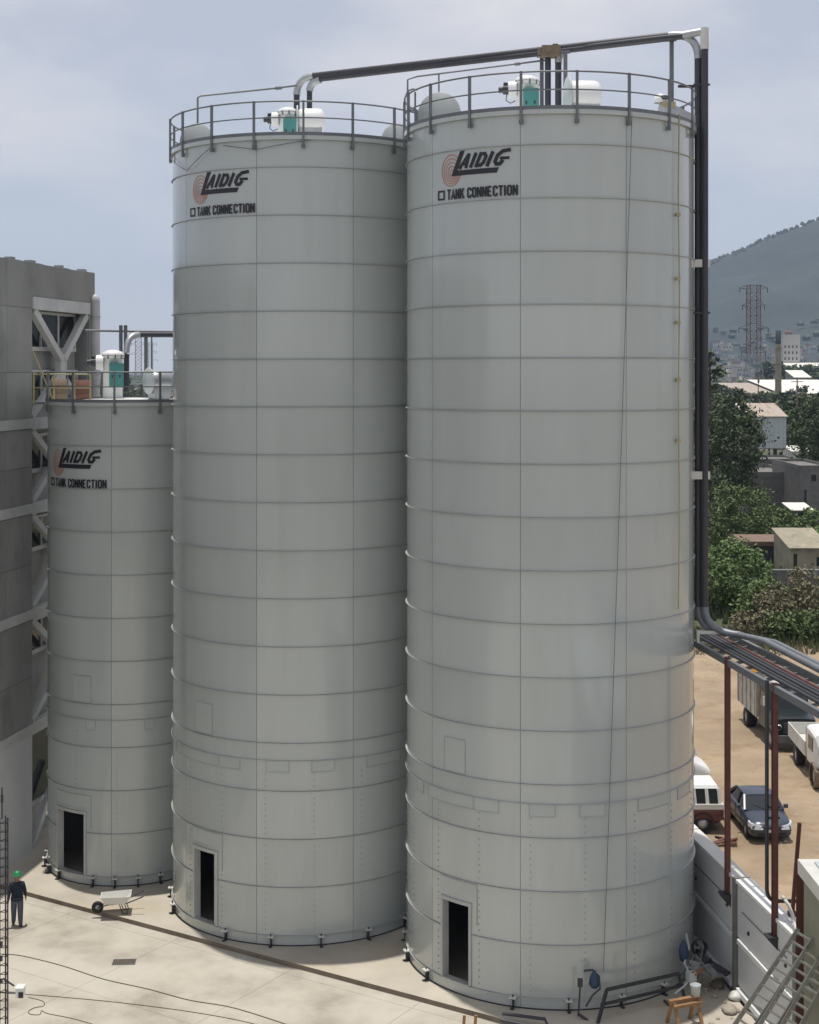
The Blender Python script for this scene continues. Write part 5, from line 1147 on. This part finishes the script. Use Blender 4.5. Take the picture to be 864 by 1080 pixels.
house('beige_hut', atx(834, 131), atx(875, 131), 131, 137, 2.45, 'beige', 'beige hut with a pale sloping roof at the right edge', 'hut', wins=((2.3, 2.9, .9, 1.7),), doors=((.25, .6, 2.0),), roof='shed', mr='beige', ridge=1.1)
lw = empty('garden_wall', (atx(806, 124), 124, 0), 0, 'low grey block wall in front of the beige hut', 'wall')
MB().box((0, 0, -.2), (6.5, .2, 1.45)).build('wall_face', M['block'], lw); MB().box((-.05, -.05, 1.45), (6.55, .25, 1.55)).build('coping', M['concrete'], lw)
for k in range(4): MB().box((.2 + k * 2, -.08, -.2), (.45 + k * 2, -.002, 1.44)).build('pier', M['concrete'], lw)
# pale box shed on stilts
sx0, sx1 = atx(800, 232), atx(829.5, 232)
ss = house('stilt_shed', sx0, sx1, 232, 240, 10.9, 'sheet', 'pale blue grey box shed on blue stilts with rusty sheet roof', 'shed', roof='shed', mr='rust', ridge=1.9, z0=5.9)
for i, xx in enumerate((.3, 1.8, 2.9, sx1 - sx0 - .3)): MB().box((xx - .12, .3, -.2), (xx + .12, .6, 5.88)).build('stilt', M['blue' if i in (1, 2) else 'offwhite'], ss)
MB().box((-.06, -.06, 5.88), (sx1 - sx0 + .06, 7.9, 6.0)).build('floor_slab', M['block'], ss)
for k in range(6): MB().box((.3 + k * .72, -.03, 6.05), (.34 + k * .72, -.002, 10.8)).build('sheet_seam', M['galv'], ss)
house('lean_to', atx(783, 236), atx(800, 236), 236, 241, 11.5, 'beige', 'cream roofed lean to beside the pale box shed', 'shed', roof='shed', mr='whiteroof', ridge=1.3)
house('low_store', atx(836, 240), atx(856, 240), 240, 246, 5.0, 'offwhite', 'low white roofed store behind the grey block houses', 'store', wins=((.6, 1.2, 3.3, 4.2),), roof='shed', mr='whiteroof', ridge=.6)
# warehouses
house('warehouse', atx(784, 590), atx(820, 590), 590, 640, 8.4, 'brown', 'warehouse with weathered white gable roof left of the chimney', 'warehouse', doors=((4.0, 7.0, 5.5),), wins=((9, 11, 3, 5),), roof='shed', mr='rust', ridge=4.2)
house('warehouse', atx(824, 600), atx(905, 600), 600, 660, 8.6, 'brown', 'long warehouse with bright white roof right of the chimney', 'warehouse', doors=((3, 5, 5),), wins=((8, 10, 4, 6), (13, 15, 4, 6)), roof='shed', mr='whiteroof', ridge=5.2)
house('warehouse', atx(846, 950), atx(900, 950), 950, 1000, 14, 'house1', 'far white roofed warehouse at the right edge behind the trees', 'warehouse', wins=((4, 8, 6, 10),), roof='shed', mr='whiteroof', ridge=9)
house('warehouse', atx(838, 820), atx(856, 820), 820, 840, 14, 'house4', 'far grey warehouse with white roof right of the chimney', 'warehouse', wins=((2, 4, 6, 9),), roof='shed', mr='whiteroof', ridge=4)
house('tower_block', atx(826, 1000), atx(844, 1000), 1000, 1012, 41, 'house0', 'pale square tower block standing above the far roofs', 'tower block', wins=[(1 + c * 2.6, 2 + c * 2.6, 5 + r_ * 4, 6.8 + r_ * 4) for c in range(4) for r_ in range(8)], parapet=1.0)
q = P(832, 349, 1004); tag(MB().lathe([(0, 0), (2.2, 0), (2.2, 3), (1.2, 4), (0, 4.2)], (q.x, 1006, 41), 14).cyl((q.x, 1006, 45), (q.x, 1006, 46), .5).build('water_tank', M['terra']), 'brown water tank on top of the pale tower block', 'water tank')
# chimney
q = atx(821, 555); ch = empty('chimney', (q, 555, 0), 0, 'tall slim concrete chimney with a dark top beside the white warehouses', 'chimney')
MB().lathe([(1.35, -.2), (1.05, 24), (1.0, 28)], n=18).build('shaft', M['beige'], ch); MB().lathe([(1.02, 28), (1.06, 33.0), (.7, 33.2), (.7, 31)], n=18).build('top', M['dark'], ch)
b = MB()
for z in (8, 14, 20, 26): b.lathe([(1.2, z), (1.28, z), (1.26, z + .35), (1.1, z + .35)], n=18, smooth=False)
b.build('hoops', M['kerb'], ch)
# pylons
def pylon(px, Y, H, label, bw, mk2, arms, top='pylonred'):
    r = empty('power_pylon', (atx(px, Y), Y, 0), D2(8), label, 'pylon', 'lattice power pylons')
    def hw(z): 
        k = z / H; return bw * (1 + 1.1 * max(0, (.42 - k) / .42) ** 1.2)
    zs = [H * i / 16 for i in range(17)]; th = .24
    for part, zr, mk in (('lower_tower', zs[:8], mk2), ('upper_tower', zs[7:], top)):
        b = MB()
        for k in range(len(zr) - 1):
            a, c = hw(zr[k]), hw(zr[k + 1]); A_ = [(-a, -a), (a, -a), (a, a), (-a, a)]; C_ = [(-c, -c), (c, -c), (c, c), (-c, c)]
            for i in range(4):
                j = (i + 1) % 4
                b.bar((*A_[i], zr[k]), (*C_[i], zr[k + 1]), th * 1.3); b.bar((*A_[i], zr[k]), (*C_[j], zr[k + 1]), th * .6); b.bar((*A_[j], zr[k]), (*C_[i], zr[k + 1]), th * .6); b.bar((*C_[i], zr[k + 1]), (*C_[j], zr[k + 1]), th * .6)
        b.build(part, M[mk], r)
    for z, l in arms:
        b = MB(); c = hw(z)
        for s in (-1, 1):
            for d in (-c, c): b.bar((c * s, d, z), (l * s, 0, z + .6), th * .8); b.bar((c * s, d, z + H * .035), (l * s, 0, z + .6), th * .6)
        b.build('cross_arm', M[top], r)
        for s in (-1, 1): MB().cyl((l * .93 * s, 0, z + .5), (l * .93 * s, 0, z - 1.6), .2, n=6).build('insulator', M['glass'], r)
pylon(795, 720, 59.5, 'red lattice power pylon standing before the hill', 2.6, 'pylongrey', ((57.5, 7.5), (49, 6), (38, 8), (26.5, 6.5)))
pylon(146, 1150, 49, 'pale lattice pylon far off behind the short silo pipes', 2.3, 'pylongrey', ((47, 7), (38, 6), (30, 7.5)), 'pylongrey')
pylon(159, 1500, 46, 'faint smaller pylon furthest off behind the short silo', 2.2, 'pylongrey', ((44, 6), (36, 6), (28, 7)), 'pylongrey')
pole = lambda px, Y, h, lab: tag(MB().cyl((atx(px, Y), Y, -.2), (atx(px, Y), Y, h), .18, .12, n=8).bar((atx(px, Y) - 1.2, Y, h - .6), (atx(px, Y) + 1.2, Y, h - .6), .14).cyl((atx(px, Y), Y - .2, h - 2.4), (atx(px, Y), Y - .2, h - 1.4), .3, n=8).build('utility_pole', M['kerb']), lab, 'utility pole')
pole(841, 300, 16.5, 'grey utility pole beside the dark tree at the right')
pole(800, 420, 17, 'utility pole behind the pale box shed')

# mid distance trees, copied from three prototypes
protos = []
for k in range(3):
    t_ = tree('distant_tree', 0, 0, 10, 4.2, 4.0, 6.0, ('leaf_dark', 'leaf_far', 'leaf_mid')[k], None, 'tree', 70 + k, 40, 26, 1.0)
    protos.append(t_)
rn = random.Random(21); spots = []
for i in range(46):
    Y = rn.choice((270, 330, 400, 480, 560, 690, 780, 860, 930)) + rn.uniform(-25, 25); px = rn.uniform(742, 900)
    if 780 < px < 834 and 380 < Y < 680: px = rn.choice((rn.uniform(745, 778), rn.uniform(838, 880)))
    if Y < 300 and 778 < px < 842: px = rn.uniform(845, 890)
    spots.append((px, Y, rn.uniform(.75, 1.3)))
for i in range(16): spots.append((rn.uniform(96, 190), rn.uniform(400, 950), rn.uniform(.8, 1.4)))
for (px, Y, s) in ((770, 505, 1.1), (790, 560, 1.0), (798, 562, .9), (808, 565, 1.1), (815, 880, 2.4), (822, 890, 2.2), (845, 880, 2.3), (853, 885, 2.2), (862, 890, 2.2), (836, 900, 2.0), (852, 262, 1.2), (857, 300, 1.2)): spots.append((px, Y, s))
for i, (px, Y, s) in enumerate(spots):
    k = i % 3; o = protos[k] if i < 3 else copy_tree(protos[k])
    o.location = (atx(px, Y), Y, -.2); o.scale = (s * rn.uniform(.9, 1.2), s * rn.uniform(.9, 1.2), s); o.rotation_euler = (0, 0, rn.uniform(0, 6.28))
    tag(o, 'distant green tree on the plain behind the short silo' if px < 200 else 'distant green tree on the plain before the hill', 'tree', 'distant trees on the plain')
# far woodland mass
b = MB(); rn = random.Random(33)
for i in range(700):
    Y = rn.uniform(1000, 2600); px = rn.uniform(735, 960) if i % 4 else rn.uniform(60, 210); x = atx(px, Y)
    z = max(-.2, hill_h(x, Y) - 2); s = rn.uniform(4, 8)
    m = len(b.v); pts = []
    for (u, rr) in ((-.2, .8), (.35, 1.0), (.75, .6)):
        for a in range(6): q_ = rr * s * rn.uniform(.75, 1.2); pts.append((x + cos(a * pi / 3) * q_, Y + sin(a * pi / 3) * q_, z + s * (.5 + u) * rn.uniform(.9, 1.1)))
    pts.append((x, Y, z + s * 1.5))
    b.add(pts, [(k * 6 + a, k * 6 + (a + 1) % 6, (k + 1) * 6 + (a + 1) % 6, (k + 1) * 6 + a) for k in range(2) for a in range(6)] + [(12 + a, 12 + (a + 1) % 6, 18) for a in range(6)])
tag(b.build('far_woodland', M['leaf_far']), kind='stuff')
# scrub trees on the ridge
b = MB()
for i in range(260):
    x = rn.uniform(400, 1250); Y = 3500 - .1 * (x - 800) + rn.uniform(-25, 30); z = hill_h(x, Y) - 4; s = rn.uniform(2.5, 6)
    pts = [(x + cos(a * pi / 3) * s, Y + sin(a * pi / 3) * s, z) for a in range(6)] + [(x + cos(a * pi / 3) * s * .8, Y + sin(a * pi / 3) * s * .8, z + s * rn.uniform(.7, 1.3)) for a in range(6)] + [(x, Y, z + s * 1.6)]
    b.add(pts, [(a, (a + 1) % 6, 6 + (a + 1) % 6, 6 + a) for a in range(6)] + [(6 + a, 6 + (a + 1) % 6, 12) for a in range(6)])
tag(b.build('ridge_trees', M['leaf_far']), kind='stuff')
# town houses at the foot of the hill and beyond the short silo
hm = []
for k in range(5):
    for rk in ('whiteroof', 'brown'):
        b = MB().box((-5, -4, -4), (5, 4, 5)); b.box((1, -3, 5), (4, 2, 7.5)); b.m = 1; b.box((-5.2, -4.2, 5), (.9, 4.2, 5.4)); b.m = 2
        for xx in (-3.5, -1, 2): b.box((xx, -4.06, 1.2), (xx + 1.4, -3.99, 3.2))
        hm.append(b.mesh('town_house', [M['house%d' % k], M[rk], M['glass']]))
rn = random.Random(44); cnt = 0
while cnt < 230:
    if cnt < 175:
        px = rn.uniform(738, 885); Y = rn.choice((rn.uniform(1050, 1700), rn.uniform(1700, 2700), rn.uniform(1900, 2700)))
    else: px = rn.uniform(98, 190); Y = rn.uniform(700, 2600)
    x = atx(px, Y); z = hill_h(x, Y) if Y > 1700 else 0
    if z > 62: continue
    o = bpy.data.objects.new('town_house', rn.choice(hm)); COL.objects.link(o)
    s = rn.uniform(.7, 1.5); o.scale = (s * rn.uniform(.8, 1.7), s, s * rn.uniform(.8, 1.5)); o.location = (x, Y, max(0, z) + .5); o.rotation_euler = (0, 0, rn.uniform(-.5, .5))
    tag(o, 'small house in the hazy town beyond the short silo' if px < 200 else 'small house in the hazy town at the foot of the hill', 'house', 'houses of the hazy town'); cnt += 1

# ------------------------------------------------------------------ haze
hz = MB().box((-8000, -2000, -5), (8000, 9000, 640)).build('haze', []); tag(hz, kind='stuff')
vm = bpy.data.materials.new('haze_air'); vm.use_nodes = True; t = vm.node_tree; t.nodes.clear()
vo = N(t, 'ShaderNodeOutputMaterial'); pv = N(t, 'ShaderNodeVolumePrincipled'); pv.inputs['Color'].default_value = (0.56, 0.73, 1.0, 1); pv.inputs['Density'].default_value = 0.00011; pv.inputs['Anisotropy'].default_value = 0.0
t.links.new(pv.outputs[0], vo.inputs['Volume']); hz.data.materials.append(vm)
